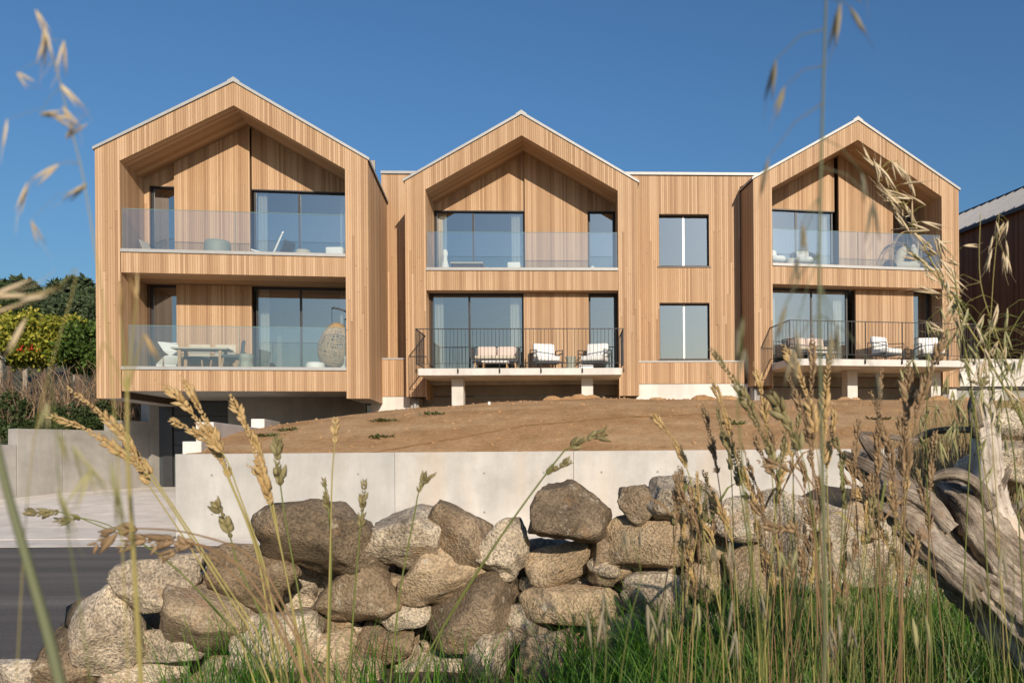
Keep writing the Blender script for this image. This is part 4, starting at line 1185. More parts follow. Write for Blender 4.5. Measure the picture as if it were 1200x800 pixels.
def crown_clumps(c, rx, ry, rz, n, r0, r1, hollow=.45):
    d = rng.normal(size=(n, 3)); d /= np.linalg.norm(d, axis=1)[:, None]
    t = (hollow + (1 - hollow) * rng.random(n) ** .6)[:, None]
    p = d * t * np.array([rx, ry, rz]) + np.array(c)
    return np.concatenate([p, (r0 + (r1 - r0) * rng.random(n))[:, None]], axis=1)

def tree(name, label, cat, base, h, c_rel, rx, ry, rz, nclump, r0, r1, per, leaf, mat, bark, trunk_r, aspect=.5, group=None, hollow=.45, lean=0.0):
    t = thing(name, label, cat, tuple(base), 0, group)
    cl = crown_clumps((lean, 0, c_rel), rx, ry, rz, nclump, r0, r1, hollow)
    m = MB(); top = c_rel + rz * .5
    m.tube([(lean * q, .1 * math.sin(q * 5), top * q) for q in lin(0, 1, 7)], [trunk_r * (1 - .75 * q) for q in lin(0, 1, 7)], 8)
    for k in range(9):
        c = cl[rng.integers(len(cl))]; q = min(.9, max(.2, (c[2] - rz * .5) / top)); a = Vector((lean * q, 0, top * q)); b = Vector(c[:3])
        m.tube([a, a.lerp(b, .5) + Vector((0, 0, -.06 * (b - a).length)), b], [trunk_r * .45, trunk_r * .25, trunk_r * .1], 5)
    m.build('trunk', bark, t, True)
    quads_obj('crown', leaf_cloud(cl, per, leaf, aspect, .8), mat, t)
    return t
def at(px, py, Y):
    p = P(px, py, Y); return Vector((p.x, p.y, hill_z(p.x, p.y) - .1))
def tree_px(name, label, cat, px, ytop, ymid, wpx, Y, mat, bark, nclump, per, leaf, group=None, hollow=.45, tr=.2, depth=.8, aspect=.5):
    b = at(px, 500, Y); top = P(px, ytop, Y).z; mid = P(px, ymid, Y).z; rx = wpx / 2 * Y / FPX
    rz = top - mid
    return tree(name, label, cat, b, top - b.z, mid - b.z, rx, rx * depth, rz, nclump, rx * .16, rx * .34, per, leaf, mat, bark, tr, aspect, group, hollow)
B_, Pb = M['bark'], M['bark_pale']
bush = 'flowering shrubs along the left boundary'
tree_px('shrub', 'big yellow green shrub with a few red flowers at the left edge', 'shrub', 12, 360, 396, 92, 27.0, M['leaf_yellow'], B_, 70, 150, .15, bush, .3, .05, 1.0)
tree_px('shrub', 'yellow green shrub between the left edge bush and the left house', 'shrub', 64, 372, 402, 84, 27.6, M['leaf_yellow'], B_, 64, 150, .15, bush, .3, .045, 1.0)
tree_px('shrub', 'bright green shrub touching the corner of the left house', 'shrub', 110, 372, 404, 84, 27.8, M['leaf_green'], B_, 60, 150, .14, bush, .3, .045, 1.0)
tree_px('shrub', 'dark shrub seen beneath the overhanging left house', 'shrub', 150, 455, 495, 70, 31, M['leaf_dark'], B_, 36, 90, .13, bush, .3, .06, 1.0)
for (px, ytop, ymid, w, lab) in ((14, 462, 492, 64, 'low dark ivy clad bush behind the grey stepped wall, at the left edge'), (72, 472, 496, 66, 'low dark bush behind the middle of the grey stepped wall'), (118, 470, 492, 54, 'low dark bush behind the grey stepped wall, by the house corner')):
    tree_px('bush', lab, 'bush', px, ytop, ymid, w, 25.6, M['leaf_dark'], B_, 34, 110, .11, 'low bushes behind the stepped wall', .25, .05, .5)
bg = 'trees on the hill behind the left house'
tree_px('eucalyptus_tree', 'tall eucalyptus with a bare pale trunk standing above the hedge', 'tree', 30, 321, 340, 34, 66, M['leaf_blue'], Pb, 34, 110, .42, bg, .3, .22)
tree_px('eucalyptus_tree', 'round dark eucalyptus crown next to the left house', 'tree', 90, 326, 348, 56, 60, M['leaf_blue'], Pb, 46, 120, .42, bg, .35, .3)
tree_px('eucalyptus_tree', 'dark tree crown cut by the left edge of the picture', 'tree', 0, 333, 352, 44, 64, M['leaf_dark'], Pb, 34, 110, .42, bg, .35, .3)
tree_px('pine_tree', 'light green pine in front of the dark trees by the house corner', 'tree', 92, 344, 372, 66, 44, M['leaf_blue'], B_, 60, 140, .26, bg, .35, .25)
tree_px('pine_tree', 'dark pine between the eucalyptus trunk and the light pine', 'tree', 52, 343, 372, 62, 50, M['leaf_blue'], B_, 50, 130, .28, bg, .35, .25)
tree_px('pine_tree', 'dark pine behind the yellow shrub at the left edge', 'tree', 12, 345, 372, 60, 48, M['leaf_dark'], B_, 50, 130, .28, bg, .35, .25)
tree_px('pine_tree', 'dark pine half hidden behind the left house', 'tree', 128, 336, 365, 60, 58, M['leaf_dark'], B_, 50, 130, .3, bg, .35, .25)
fl = MB()
for (px, py) in ((27, 408), (38, 406), (24, 411), (39, 409)):
    p = P(px, py, 26.6)
    for k in range(5):
        d = Vector((random.gauss(0, .06), random.gauss(0, .06), random.gauss(0, .05))); fl.spindle(p + d, p + d + Vector((random.gauss(0, .04), random.gauss(0, .04), .04)), .022, 5)
fl.build('flowers', M['red_flower'], [o for o in COL.objects if o.get('label', '').startswith('big yellow green')][0], kind='stuff').matrix_parent_inverse = Matrix.Translation(-at(12, 500, 27.5))
# dry bramble canes below the shrubs
M['cane'] = leaf_mat('dry canes', [(.14, .09, .055), (.22, .15, .095), (.32, .235, .16)], .85, 0)
cn = MB(); rr = random.Random(5)
for i in range(700):
    x = P(rr.uniform(-70, 190), 450, 1).x * 26.4; y = 26.0 + rr.uniform(-.5, .9); z = hill_z(x, y); h = rr.uniform(1.4, 3.2); lx = rr.gauss(0, .5); ly = rr.gauss(-.1, .3)
    cn.tube([(x + lx * q * q + .06 * math.sin(q * 9 + i), y + ly * q * q, z + h * (q - .22 * q ** 3)) for q in lin(0, 1, 6)], [.02 * rr.uniform(.5, 1.3) * (1 - .7 * q) for q in lin(0, 1, 6)], 3, cap=False)
tag(cn.build('bramble_thicket', M['cane'], None), 'thicket of dry bramble canes under the yellow green shrubs', 'thicket', kind='stuff')

# ------------------------------------------------------------------ the weathered dead trunk on the right
def spline(pts, n):
    pts = [np.array(p, float) for p in pts]; out = []
    for i in range(len(pts) - 1):
        p0, p1, p2, p3 = pts[max(i - 1, 0)], pts[i], pts[i + 1], pts[min(i + 2, len(pts) - 1)]
        for k in range(n):
            t = k / n; out.append(.5 * (2 * p1 + (p2 - p0) * t + (2 * p0 - 5 * p1 + 4 * p2 - p3) * t * t + (3 * p1 - p0 - 3 * p2 + p3) * t ** 3))
    out.append(pts[-1]); return out
mm, nt, bs = newmat('weathered wood')
at_ = nt.nodes.new('ShaderNodeAttribute'); at_.attribute_name = 'grain'
f = noise_n(nt, 6, 6, .7, vec=at_.outputs['Vector']); f2 = noise_n(nt, 60, 4, .7); f3 = noise_n(nt, 9, 5, .65); f4 = noise_n(nt, 17, 5, .7, vec=at_.outputs['Vector'])
c = ramp(nt, f3, [(.32, (.15, .12, .095)), (.5, (.32, .27, .22)), (.7, (.58, .515, .44))])
c = mixc(nt, .95, c, ramp(nt, f, [(.36, (.22, .18, .15)), (.5, (.9, .88, .85)), (.66, (1.35, 1.3, 1.2))]), 'MULTIPLY')
c = mixc(nt, .8, c, ramp(nt, f4, [(.36, (.35, .3, .27)), (.5, (1, 1, 1))]), 'MULTIPLY')
c = mixc(nt, ramp(nt, noise_n(nt, 8, 4, .6), [(.58, (0, 0, 0)), (.72, (.6, .6, .6))]), c, (.33, .19, .085))
nt.links.new(c, bs.inputs['Base Color']); bs.inputs['Roughness'].default_value = .9; bs.inputs['Specular IOR Level'].default_value = .2
bump(nt, bs, mixc(nt, .5, mixc(nt, .5, f, f4), f2), 1.0, .016)
M['deadwood'] = mm
mm, nt, bs = newmat('pale wood')  # wood of the upright limb, paler than the trunk
at_ = nt.nodes.new('ShaderNodeAttribute'); at_.attribute_name = 'grain'
f = noise_n(nt, 6, 6, .7, vec=at_.outputs['Vector']); f2 = noise_n(nt, 40, 4, .7); f3 = noise_n(nt, 12, 5, .65)
c = ramp(nt, f3, [(.32, (.42, .36, .29)), (.5, (.58, .51, .43)), (.7, (.70, .64, .56))])
c = mixc(nt, .7, c, ramp(nt, f, [(.36, (.45, .40, .35)), (.5, (1, 1, 1))]), 'MULTIPLY')
c = mixc(nt, ramp(nt, f2, [(.60, (0, 0, 0)), (.68, (.7, .7, .7))]), c, (.16, .11, .075))
c = mixc(nt, ramp(nt, noise_n(nt, 6, 4, .6), [(.58, (0, 0, 0)), (.7, (.6, .6, .6))]), c, (.52, .30, .12))
nt.links.new(c, bs.inputs['Base Color']); bs.inputs['Roughness'].default_value = .85
bump(nt, bs, mixc(nt, .5, f, f2), .7, .01)
M['deadwood_pale'] = mm
dt = thing('dead_tree', 'weathered grey fallen tree trunk with an upright broken limb at the right edge', 'dead tree', (0, 0, 0))
def limb(name, pts, seed, n=16, ridge=.16, sub=6, closed_tip=True, label=None, mat='deadwood'):
    """pts: (px, py, depth, radius in px)"""
    q = spline([tuple(P(a, b, Y)) + (r * Y / FPX,) for a, b, Y, r in pts], sub)
    n = int(n * 1.6)
    def wob(i, k):
        a = 2 * math.pi * k / n; c_, s_ = math.cos(a), math.sin(a)
        return (1 + ridge * 1.1 * noise.noise(Vector((c_ * 1.5, s_ * 1.5, seed + i * .12))) + ridge * 1.1 * noise.noise(Vector((c_ * 4, s_ * 4, seed * 3 + i * .06)))
                + ridge * .9 * noise.noise(Vector((c_ * 9, s_ * 9, seed * 5 + i * .05))) + ridge * .5 * noise.noise(Vector((c_ * 2, s_ * 2, seed * 7 + i * .8))))
    m = MB(); m.tube([p[:3] for p in q], [p[3] for p in q], n, True, wob)
    o = m.build(name, M[mat], dt, True, label=label)
    g = o.data.attributes.new('grain', 'FLOAT_VECTOR', 'POINT'); L_ = 0; vals = []
    for i, p in enumerate(q):
        if i: L_ += float(np.linalg.norm(p[:3] - q[i - 1][:3]))
        for k in range(n):
            a = 2 * math.pi * k / n; vals += [math.cos(a) * .55 + seed * 3.1, math.sin(a) * .55, L_ * 1.1 + .25 * math.sin(a * 2)]
    g.data.foreach_set('vector', vals)
    return o
limb('trunk', [(1300, 800, 2.0, 46), (1245, 764, 2.04, 42), (1190, 718, 2.1, 36), (1154, 684, 2.14, 33), (1120, 650, 2.18, 30), (1090, 620, 2.21, 28), (1062, 590, 2.24, 26), (1038, 564, 2.28, 20), (1018, 542, 2.32, 12), (1002, 526, 2.36, 3)], 1, 28, .34, 9)
limb('trunk_split', [(1150, 690, 2.06, 17), (1100, 646, 2.09, 17), (1062, 612, 2.12, 15), (1040, 596, 2.13, 9), (1020, 588, 2.14, 2)], 2, 16, .42, 7)
limb('trunk_split', [(1112, 622, 2.1, 13), (1080, 590, 2.12, 14), (1052, 574, 2.13, 11), (1030, 570, 2.13, 7), (1010, 576, 2.14, 2)], 3, 14, .42, 7)
limb('splinter', [(1070, 586, 2.2, 13), (1040, 548, 2.22, 10), (1014, 516, 2.24, 6), (1008, 508, 2.24, 2)], 4, 9, .42, 5)
limb('splinter', [(1050, 574, 2.15, 11), (1016, 556, 2.2, 8), (992, 546, 2.2, 2)], 5, 9, .38, 5)
limb('splinter', [(1042, 560, 2.14, 9), (1010, 540, 2.16, 6), (990, 528, 2.18, 1.5)], 21, 9, .38, 5)
limb('limb', [(1290, 742, 2.1, 34), (1232, 704, 2.12, 30), (1192, 668, 2.13, 27), (1163, 636, 2.13, 25), (1142, 606, 2.14, 24), (1124, 584, 2.15, 20), (1108, 572, 2.17, 11), (1100, 568, 2.19, 3)], 7, 20, .30, 7)
limb('limb', [(1210, 690, 2.17, 20), (1184, 640, 2.19, 20), (1168, 600, 2.2, 18), (1160, 565, 2.2, 17.5), (1157, 528, 2.2, 16.5), (1154, 494, 2.2, 14), (1152, 470, 2.2, 11), (1150, 456, 2.2, 7)], 6, 22, .14, 7, mat='deadwood_pale', label='pale upright broken limb')
limb('branch', [(1160, 592, 2.12, 9), (1150, 572, 2.1, 8), (1132, 557, 2.08, 7), (1108, 554, 2.08, 6), (1086, 563, 2.08, 2.5)], 8, 12, .16, 6)
limb('branch', [(1164, 580, 2.18, 9), (1175, 562, 2.18, 6), (1184, 548, 2.18, 3)], 9, 10, .18, 5)
limb('splinter', [(1148, 500, 2.18, 7), (1142, 478, 2.18, 6), (1141, 462, 2.18, 2)], 10, 9, .3, 4)
limb('splinter', [(1146, 510, 2.18, 5), (1140, 494, 2.17, 3.5), (1138, 481, 2.17, 1)], 11, 8, .3, 4)
limb('twig', [(1142, 503, 2.22, 4), (1105, 503, 2.3, 4), (1078, 512, 2.35, 4), (1050, 535, 2.35, 3.4), (1020, 560, 2.4, 2.4)], 12, 8, .2, 6)
limb('twig', [(1215, 580, 2.3, 5), (1190, 594, 2.25, 5), (1172, 616, 2.2, 4)], 13, 8, .2, 5)
limb('twig', [(1075, 516, 2.3, 3.2), (1040, 510, 2.3, 2.8), (1005, 505, 2.3, 1.6)], 14, 8, .2, 5)

# ------------------------------------------------------------------ grasses
def gmat(name, cols, trans=.25, rough=.6): return leaf_mat(name, cols, rough, trans)
M['blade_green'] = gmat('green blades', [(.022, .066, .008), (.045, .13, .012), (.085, .21, .02), (.17, .28, .042)], .3, .42)
M['blade_dry'] = gmat('dry blades', [(.22, .16, .07), (.36, .27, .13), (.50, .40, .22)], .25, .7)
M['stem_gold'] = gmat('golden stem', [(.30, .25, .08), (.38, .31, .11), (.33, .33, .10)], .15)
M['stem_green'] = gmat('green stem', [(.10, .14, .03), (.16, .19, .05), (.24, .24, .07)], .2)
M['stem_grey'] = gmat('grey green stem', [(.13, .16, .085), (.17, .19, .10), (.21, .20, .12)], .2)
M['stem_brown'] = gmat('brown stem', [(.16, .10, .05), (.24, .15, .075), (.30, .20, .10)], .1)
M['seed_gold'] = gmat('golden seed', [(.36, .23, .095), (.47, .32, .14), (.55, .40, .20)], .12, .75)
M['seed_brown'] = gmat('brown seed', [(.17, .11, .06), (.26, .175, .095), (.36, .25, .14)], .1, .8)
M['seed_green'] = gmat('green seed', [(.15, .125, .055), (.22, .185, .085), (.31, .265, .13)], .15, .75)
M['oat_pale'] = gmat('pale oat husk', [(.54, .42, .25), (.66, .53, .34), (.74, .62, .43)], .15, .7)
M['oat_green'] = gmat('green oat husk', [(.26, .26, .11), (.38, .36, .17), (.50, .46, .25)], .2, .7)
M['oat_grey'] = gmat('grey oat husk', [(.22, .20, .14), (.30, .27, .18), (.40, .34, .22)], .3, .7)

def root_of(pts, spread=.12, seed=0):
    """carry a stem on from its lowest given point down to the bank"""
    a, b = Vector(pts[-2]), Vector(pts[-1]); d = (b - a).normalized()
    gz = front_z(b.x, b.y)
    h = max(.05, b.z - gz)
    dx = d.x / max(.35, -d.z) * h * .55
    dx = max(-.5, min(.5, dx))
    return [b + Vector((dx * q * (1.15 - .15 * q), 0, -h * q)) for q in (.35, .7, 1.03)]

def braid(mb, path, r, fat=1.0, seed=0, side=1.0):
    """a dense spike: overlapping husks set alternately along the axis, tip first"""
    rr = random.Random(seed); L = 0; pts = [Vector(p) for p in path]
    acc = [0]
    for p, q in zip(pts, pts[1:]): acc.append(acc[-1] + (q - p).length)
    tot = acc[-1]; step = r * .98; n = max(5, int(tot / step))
    for i in range(n):
        s = tot * (i + .5) / n
        j = max(k for k in range(len(acc)) if acc[k] <= s + 1e-9); j = min(j, len(pts) - 2)
        t = (s - acc[j]) / max(1e-9, acc[j + 1] - acc[j]); c = pts[j].lerp(pts[j + 1], t)
        d = (pts[j] - pts[j + 1]).normalized()          # towards the tip
        a = d.cross(Vector((0, 1, 0))); a = a.normalized() if a.length > 1e-3 else Vector((1, 0, 0)); b = d.cross(a)
        g = (.35 + .65 * min(1, s / (tot * .25))) * (.80 + .32 * math.sin(s / tot * (9 + seed % 7) + seed))
        for kk in range(2):
            w = (i % 2) * math.pi + kk * math.pi * rr.uniform(.7, 1.3) + rr.uniform(-.5, .5)
            o = (a * math.cos(w) + b * math.sin(w))
            l = r * rr.uniform(2.2, 3.2) * g
            q0 = c + o * r * .25 * g; q1 = q0 + d * l * .85 + (o + Vector((rr.gauss(0, .35), rr.gauss(0, .35), rr.gauss(0, .35)))) * l * .34 * side
            mb.spindle(q0, q1, r * .58 * g * fat * rr.uniform(.75, 1.2), 5, ((0, .35), (.3, 1), (.65, .7), (1, .04)))

def oatlet(mb, p, d, l, rr, awn=True):
    """one hanging spikelet: two long pointed glumes opening a little, and a bristle"""
    d = Vector(d).normalized(); a = d.cross(Vector((rr.gauss(0, 1), rr.gauss(0, 1), rr.gauss(0, 1)))).normalized()
    for s in (-1, 1):
        q = p + d * l + a * s * l * rr.uniform(.10, .22)
        mb.spindle(p, q, l * .056, 5, ((0, .3), (.3, 1), (.6, .75), (1, .04)), flat=.5)
    if awn:
        mb.tube([p + d * l * .5, p + d * l * 1.0 + a * l * .05, p + d * l * 1.5 + a * l * rr.uniform(-.3, .3)], [l * .012, l * .01, l * .004], 3, False)

STALK_N = 0
def stalk(label, pts, Y, kind, mat_seed, mat_stem, w=2.0, head=None, r=6.0, group='tall seeding grass stalks', oats=None, oatlen=30, rooted=True, fat=1.0, name='grass_stalk', Y1=None, leaf=None):
    """pts: photo pixels from the tip down; head: how many of the points carry the spike"""
    global STALK_N
    STALK_N += 1; rr = random.Random(STALK_N * 7 + 1)
    s = Y / FPX
    Yl = lin(Y, Y1 if Y1 else Y, len(pts))
    q = [P(a, b, yy) for (a, b), yy in zip(pts, Yl)]
    sp = [Vector(v) for v in spline(q, 5)]
    full = sp + (root_of(sp) if rooted else [])
    base = full[-1].copy()
    t = thing(name, label, 'grass', tuple(base), 0, group)
    st = MB(); start = 0
    loc = [p - base for p in full]
    if head: start = int(max(0, head * 5 - 4))
    rad_ = [w * s * .5 * (.55 + .45 * min(1, (i - start) / max(1, len(loc) - start) * 1.6)) for i in range(start, len(loc))]
    st.tube(loc[start:], rad_, 6)
    st.build('stem', M[mat_stem], t, True)
    if head:
        hb = MB(); braid(hb, loc[:head * 5 + 1], r * s, fat, STALK_N); hb.build('seed_head', M[mat_seed], t, True)
    if oats:
        hb = MB(); br = MB()
        for (f, dx, dy, ang) in oats:       # where on the stem, offset of the spikelet in px, its direction in degrees (0 = up, clockwise)
            k = min(len(sp) - 1, int(f * (len(sp) - 1))); a = loc[k]
            e = a + Vector((dx * s, rr.uniform(-10, 10) * s, -dy * s))
            br.tube([a, a.lerp(e, .5) + Vector((0, 0, abs(dx) * s * .18)), e], [w * s * .22, w * s * .16, w * s * .12], 4, False)
            oatlet(hb, e, (math.sin(rad(ang)), rr.uniform(-.4, .4), math.cos(rad(ang))), oatlen * s * rr.uniform(.8, 1.15), rr)
        br.build('branchlet', M[mat_stem], t, True, kind='stuff'); hb.build('spikelet', M[mat_seed], t, True, kind='stuff')
    if leaf:
        lf = MB()
        for (f, dx, dy) in leaf:
            k = min(len(loc) - 2, int(f * (len(loc) - 1))); a = loc[k]; e = Vector((dx * s, rr.uniform(-.03, .03), -dy * s)); n = Vector((e.z, 0, -e.x)).normalized() * w * s * 1.1
            m1, m2 = a + e * .35 + Vector((0, 0, .25 * abs(e.x))), a + e * .7 + Vector((0, 0, .28 * abs(e.x)))
            lf.add([a - n * .5, a + n * .5, m1 + n, m1 - n, m2 + n * .8, m2 - n * .8, a + e], [(0, 1, 2, 3), (3, 2, 4, 5), (5, 4, 6)])
        lf.build('leaf', M[mat_stem], t, True)
    return t

GL = 'golden seed heads at the left of the picture'
GR = 'brown seed heads in front of the right terrace'
G, Bn, Gr = ('seed_gold', 'stem_gold'), ('seed_brown', 'stem_brown'), ('seed_green', 'stem_green')
T = lambda lab, pts, Y, k, **kw: stalk(lab, pts, Y, None, k[0], k[1], **kw)
# left cluster
T('golden braided grass head, the lowest and longest lying one at far left', [(56, 486), (95, 499), (140, 528), (178, 560), (232, 640), (290, 730)], 1.25, G, head=3, r=5.0, w=2.5, group=GL)
T('golden braided grass head just above the longest lying one at far left', [(80, 454), (112, 478), (148, 512), (180, 556), (236, 640), (300, 735)], 1.28, G, head=3, r=5.0, w=2.5, group=GL)
T('short golden head between the far left pair and the house corner', [(140, 497), (158, 530), (176, 568), (230, 650), (280, 740)], 1.26, G, head=2, r=4.6, w=2, group=GL)
T('golden braided head reaching up left below the lower left balcony', [(182, 443), (214, 470), (242, 506), (262, 545), (300, 640), (318, 740)], 1.3, G, head=3, r=5.2, w=2.5, group=GL)
T('golden braided head rising highest below the lower left balcony', [(211, 438), (234, 476), (255, 520), (270, 560), (302, 640), (330, 745)], 1.3, G, head=3, r=5.0, w=2.5, group=GL)
T('small golden head crossing the dark garage opening', [(200, 491), (232, 508), (262, 530), (282, 580), (310, 660), (325, 740)], 1.28, G, head=2, r=5.2, w=2.2, group=GL)
T('slim pinkish gold head standing right of the garage opening', [(271, 462), (289, 500), (306, 545), (318, 592), (338, 680), (352, 770)], 1.32, G, head=3, r=5.2, w=2.2, group=GL)
T('short side head below the slim pinkish gold one', [(279, 482), (296, 508), (311, 545), (322, 600), (342, 700)], 1.33, G, head=2, r=4.0, w=2, group=GL)
T('tiny gold head low at the end of the pale retaining wall', [(290, 543), (306, 556), (318, 575), (330, 640), (350, 740)], 1.33, G, head=2, r=3.6, w=2, group=GL)
T('green pointed seed head in front of the left end of the retaining wall', [(329, 506), (326, 535), (330, 570), (336, 612), (352, 700), (365, 780)], 1.3, Gr, head=2, r=5.5, w=2.2, group=GL, fat=1.1)
T('thick green grass head leaning over the road edge', [(252, 586), (263, 606), (272, 632), (283, 668), (318, 740)], 1.4, Gr, head=2, r=6.3, w=2.5, group=GL, fat=1.2)
T('thin golden spike standing against the left part of the retaining wall', [(394, 489), (393, 520), (390, 560), (388, 640), (384, 780)], 1.4, G, head=1, r=4, w=2, group=GL)
T('slim green spike against the retaining wall right of the golden one', [(428, 562), (426, 590), (423, 618), (417, 690), (410, 790)], 1.45, Gr, head=2, r=4.2, w=2.4, group=GL)
T('pale spike bending left beside the garage', [(380, 560), (386, 600), (389, 650), (386, 780)], 1.45, Gr, head=1, r=3.8, w=2.6, group=GL)
T('nodding dark green head on a thin stem before the dark triangular stone', [(510, 556), (498, 562), (491, 578), (487, 600), (470, 690), (458, 800)], 1.5, Gr, head=2, r=4.6, w=2.2, group='dark seed heads before the retaining wall')
T('long dark seed head on a diagonal stem crossing the middle stones', [(717, 505), (692, 512), (668, 524), (655, 536), (600, 610), (540, 700), (482, 800)], 1.3, Gr, head=2, r=5.2, w=2.4, group='dark seed heads before the retaining wall')
T('small dark seed head just below the long diagonal one', [(671, 539), (655, 546), (640, 556), (622, 580), (580, 640), (520, 735)], 1.32, Gr, head=2, r=4.4, w=1.6, group='dark seed heads before the retaining wall')
T('gold head lying flat over the driveway', [(32, 598), (50, 601), (72, 599), (110, 612), (190, 650), (280, 740)], 1.3, Gr, head=2, r=5, w=1.8, group=GL)
T('second flat lying gold head over the driveway', [(68, 608), (82, 608), (97, 606), (140, 620), (215, 672), (300, 770)], 1.32, Gr, head=2, r=4.6, w=1.8, group=GL)
for i, (pts, r) in enumerate([([(112, 638), (135, 623), (165, 618), (230, 625), (300, 655), (350, 740)], 8), ([(142, 642), (158, 633), (182, 632), (240, 640), (310, 680)], 7), ([(178, 640), (200, 632), (222, 640), (262, 660), (318, 720)], 8), ([(185, 656), (205, 645), (232, 636), (280, 660), (330, 730)], 5)]):
    T(['large soft brown head drooping left above the road', 'brown head under the large drooping one above the road', 'brown head at the right of the drooping group above the road', 'thin brown head lowest in the drooping group above the road'][i], pts, .82, Bn, head=2, r=r, w=2.6, group='brown drooping heads above the road', fat=.95)
# near and out of focus on the left
stalk('broad green blade running down the left edge, out of focus', [(-12, 470), (6, 560), (34, 660), (62, 760), (84, 860)], .34, None, 'seed_green', 'stem_grey', w=13, group=None)
stalk('soft brown dry stem crossing the left pier, out of focus', [(150, 460), (151, 540), (157, 640), (164, 760), (168, 850)], .38, None, 'seed_gold', 'stem_gold', w=6, group=None, oats=[(0, -22, -60, 200), (0, 14, -110, 340), (.02, -10, -90, 15), (.02, 20, -70, 150)], oatlen=46)
stalk('blurred pale oat stalk high at the left edge against the sky', [(48, 15), (66, 75), (82, 140), (98, 205), (112, 290), (128, 400), (140, 560), (150, 760)], .38, None, 'oat_pale', 'stem_gold', w=1.6, group='out of focus oat stalks',
      oats=[(0, 0, 0, 160), (.06, 5, 0, 175), (.1, 16, -2, 190), (.08, 2, 4, 200), (.16, -44, 10, 130), (.2, -30, 30, 95), (.22, -2, -4, 140), (.27, 0, 0, 150), (.3, -12, 0, 110), (.36, -14, -6, 60), (.42, -20, 4, 235), (.3, -70, 0, 180), (.4, -66, 20, 185), (.46, -70, 34, 170), (.48, -2, -8, 240)], oatlen=38)
stalk('blurred straw coloured oat head at the left edge in front of the trees', [(-10, 350), (30, 345), (70, 335), (90, 325), (40, 520), (20, 800)], .36, None, 'oat_pale', 'stem_gold', w=1.2, group='out of focus oat stalks', oats=[(0, 6, -2, 75), (.1, -6, 20, 65), (.2, -10, 6, 80), (.3, -18, 30, 205)], oatlen=46)
stalk('blurred yellow and brown oat husks hanging before the stepped wall', [(60, 440), (66, 500), (70, 560), (90, 680), (110, 820)], .34, None, 'oat_green', 'stem_green', w=1.5, group='out of focus oat stalks', oats=[(.1, -6, 10, 178), (.15, 2, 30, 172), (.3, 20, 10, 160), (.4, 4, 40, 170), (.35, 34, 20, 150), (.2, 40, 60, 200), (.3, 62, 30, 170), (.5, 70, 10, 185)], oatlen=50)
# right: near stalks against the sky, out of focus
stalk('tall blurred stem rising out of the top of the picture at right', [(970, -30), (964, 160), (961, 330), (964, 520), (968, 700), (965, 850)], .38, None, 'oat_grey', 'stem_grey', w=4.6, group='out of focus oat stalks', oats=[(.02, 18, 2, 150), (.04, 14, 12, 190), (.06, 26, 14, 160), (.1, -60, 40, 190), (.12, -44, 20, 200), (.16, -62, 60, 190), (.22, 48, 40, 178), (.24, 60, 40, 176), (.28, -20, 30, 180), (.3, -26, 70, 186), (.36, -40, 60, 195), (.36, -28, 90, 170), (.4, 12, 60, 180), (.42, 20, 50, 176), (.46, -30, 40, 184), (.44, 66, 70, 176)], oatlen=46)
stalk('blurred grey green spike left of the tall stem, before the wide link', [(872, 370), (868, 420), (866, 480), (880, 640), (900, 820)], .38, None, 'oat_grey', 'stem_green', w=2.2, group='out of focus oat stalks', oats=[(0, 0, 0, 185), (.1, -6, 0, 182), (.2, 4, 0, 190)], oatlen=38)
# right: oat panicles in focus
def panicle(label, pts, Y, mat, n, lo, hi, seed, droop, ol, w=2.2, stem='stem_gold', sp=30):
    rr = random.Random(seed); o = []
    for i in range(n):
        f = lo + (hi - lo) * i / max(1, n - 1); sd = 1 if rr.random() < .5 else -1
        if droop: o.append((f, sd * rr.uniform(4, sp), rr.uniform(-4, 26), rr.uniform(150, 215)))
        else: o.append((f, sd * rr.uniform(3, sp * .55), rr.uniform(-14, 4), rr.choice([-75, -60, -40, -20, 150, 100]) + rr.uniform(-15, 15)))
    return stalk(label, pts, Y, None, mat, stem, w=w, group='oat panicles at the right edge', oats=o, oatlen=ol)
panicle('golden oat panicle arching up left across the right gable', [(1034, 196), (1062, 240), (1090, 300), (1122, 360), (1162, 425), (1212, 520), (1250, 620)], 1.5, 'oat_pale', 46, 0, .5, 3, False, 27, 2.6)
panicle('green oat panicle hanging before the dark brown house', [(1060, 285), (1105, 330), (1140, 372), (1178, 440), (1215, 540), (1240, 640)], 1.3, 'oat_green', 30, .25, .8, 4, True, 26, 2, 'stem_green', 44)
panicle('pale oat panicle at the right edge before the dark brown house', [(1150, 250), (1150, 330), (1172, 400), (1200, 480), (1220, 600)], 1.25, 'oat_pale', 20, .25, .75, 5, True, 25, 1.5, 'stem_gold', 44)
panicle('upright thin oat spike in front of the grey metal roof', [(1172, 250), (1168, 290), (1164, 340), (1160, 440), (1170, 600)], 1.3, 'oat_pale', 9, 0, .28, 6, True, 24, 1.2, 'stem_gold', 8)
panicle('loose green oat panicle drooping over the end of the right terrace', [(1120, 330), (1130, 400), (1140, 460), (1150, 560), (1160, 700)], 1.3, 'oat_green', 22, .2, .7, 7, True, 26, 1.8, 'stem_green', 46)
panicle('wide green oat panicle at the right edge above the upright dead limb', [(1210, 350), (1185, 390), (1175, 440), (1190, 540), (1200, 700)], 1.35, 'oat_green', 30, 0, .6, 8, True, 26, 1.8, 'stem_green', 54)
panicle('thin straw oat stem leaning left beside the right pier', [(1118, 300), (1126, 370), (1138, 440), (1150, 520), (1170, 640)], 1.4, 'oat_pale', 14, 0, .5, 9, False, 22, 1.4, 'stem_gold', 40)
panicle('small green oat panicle before the columns of the right terrace', [(1085, 400), (1088, 450), (1086, 520), (1090, 640)], 1.5, 'oat_green', 16, .1, .6, 10, True, 24, 1.4, 'stem_green', 36)
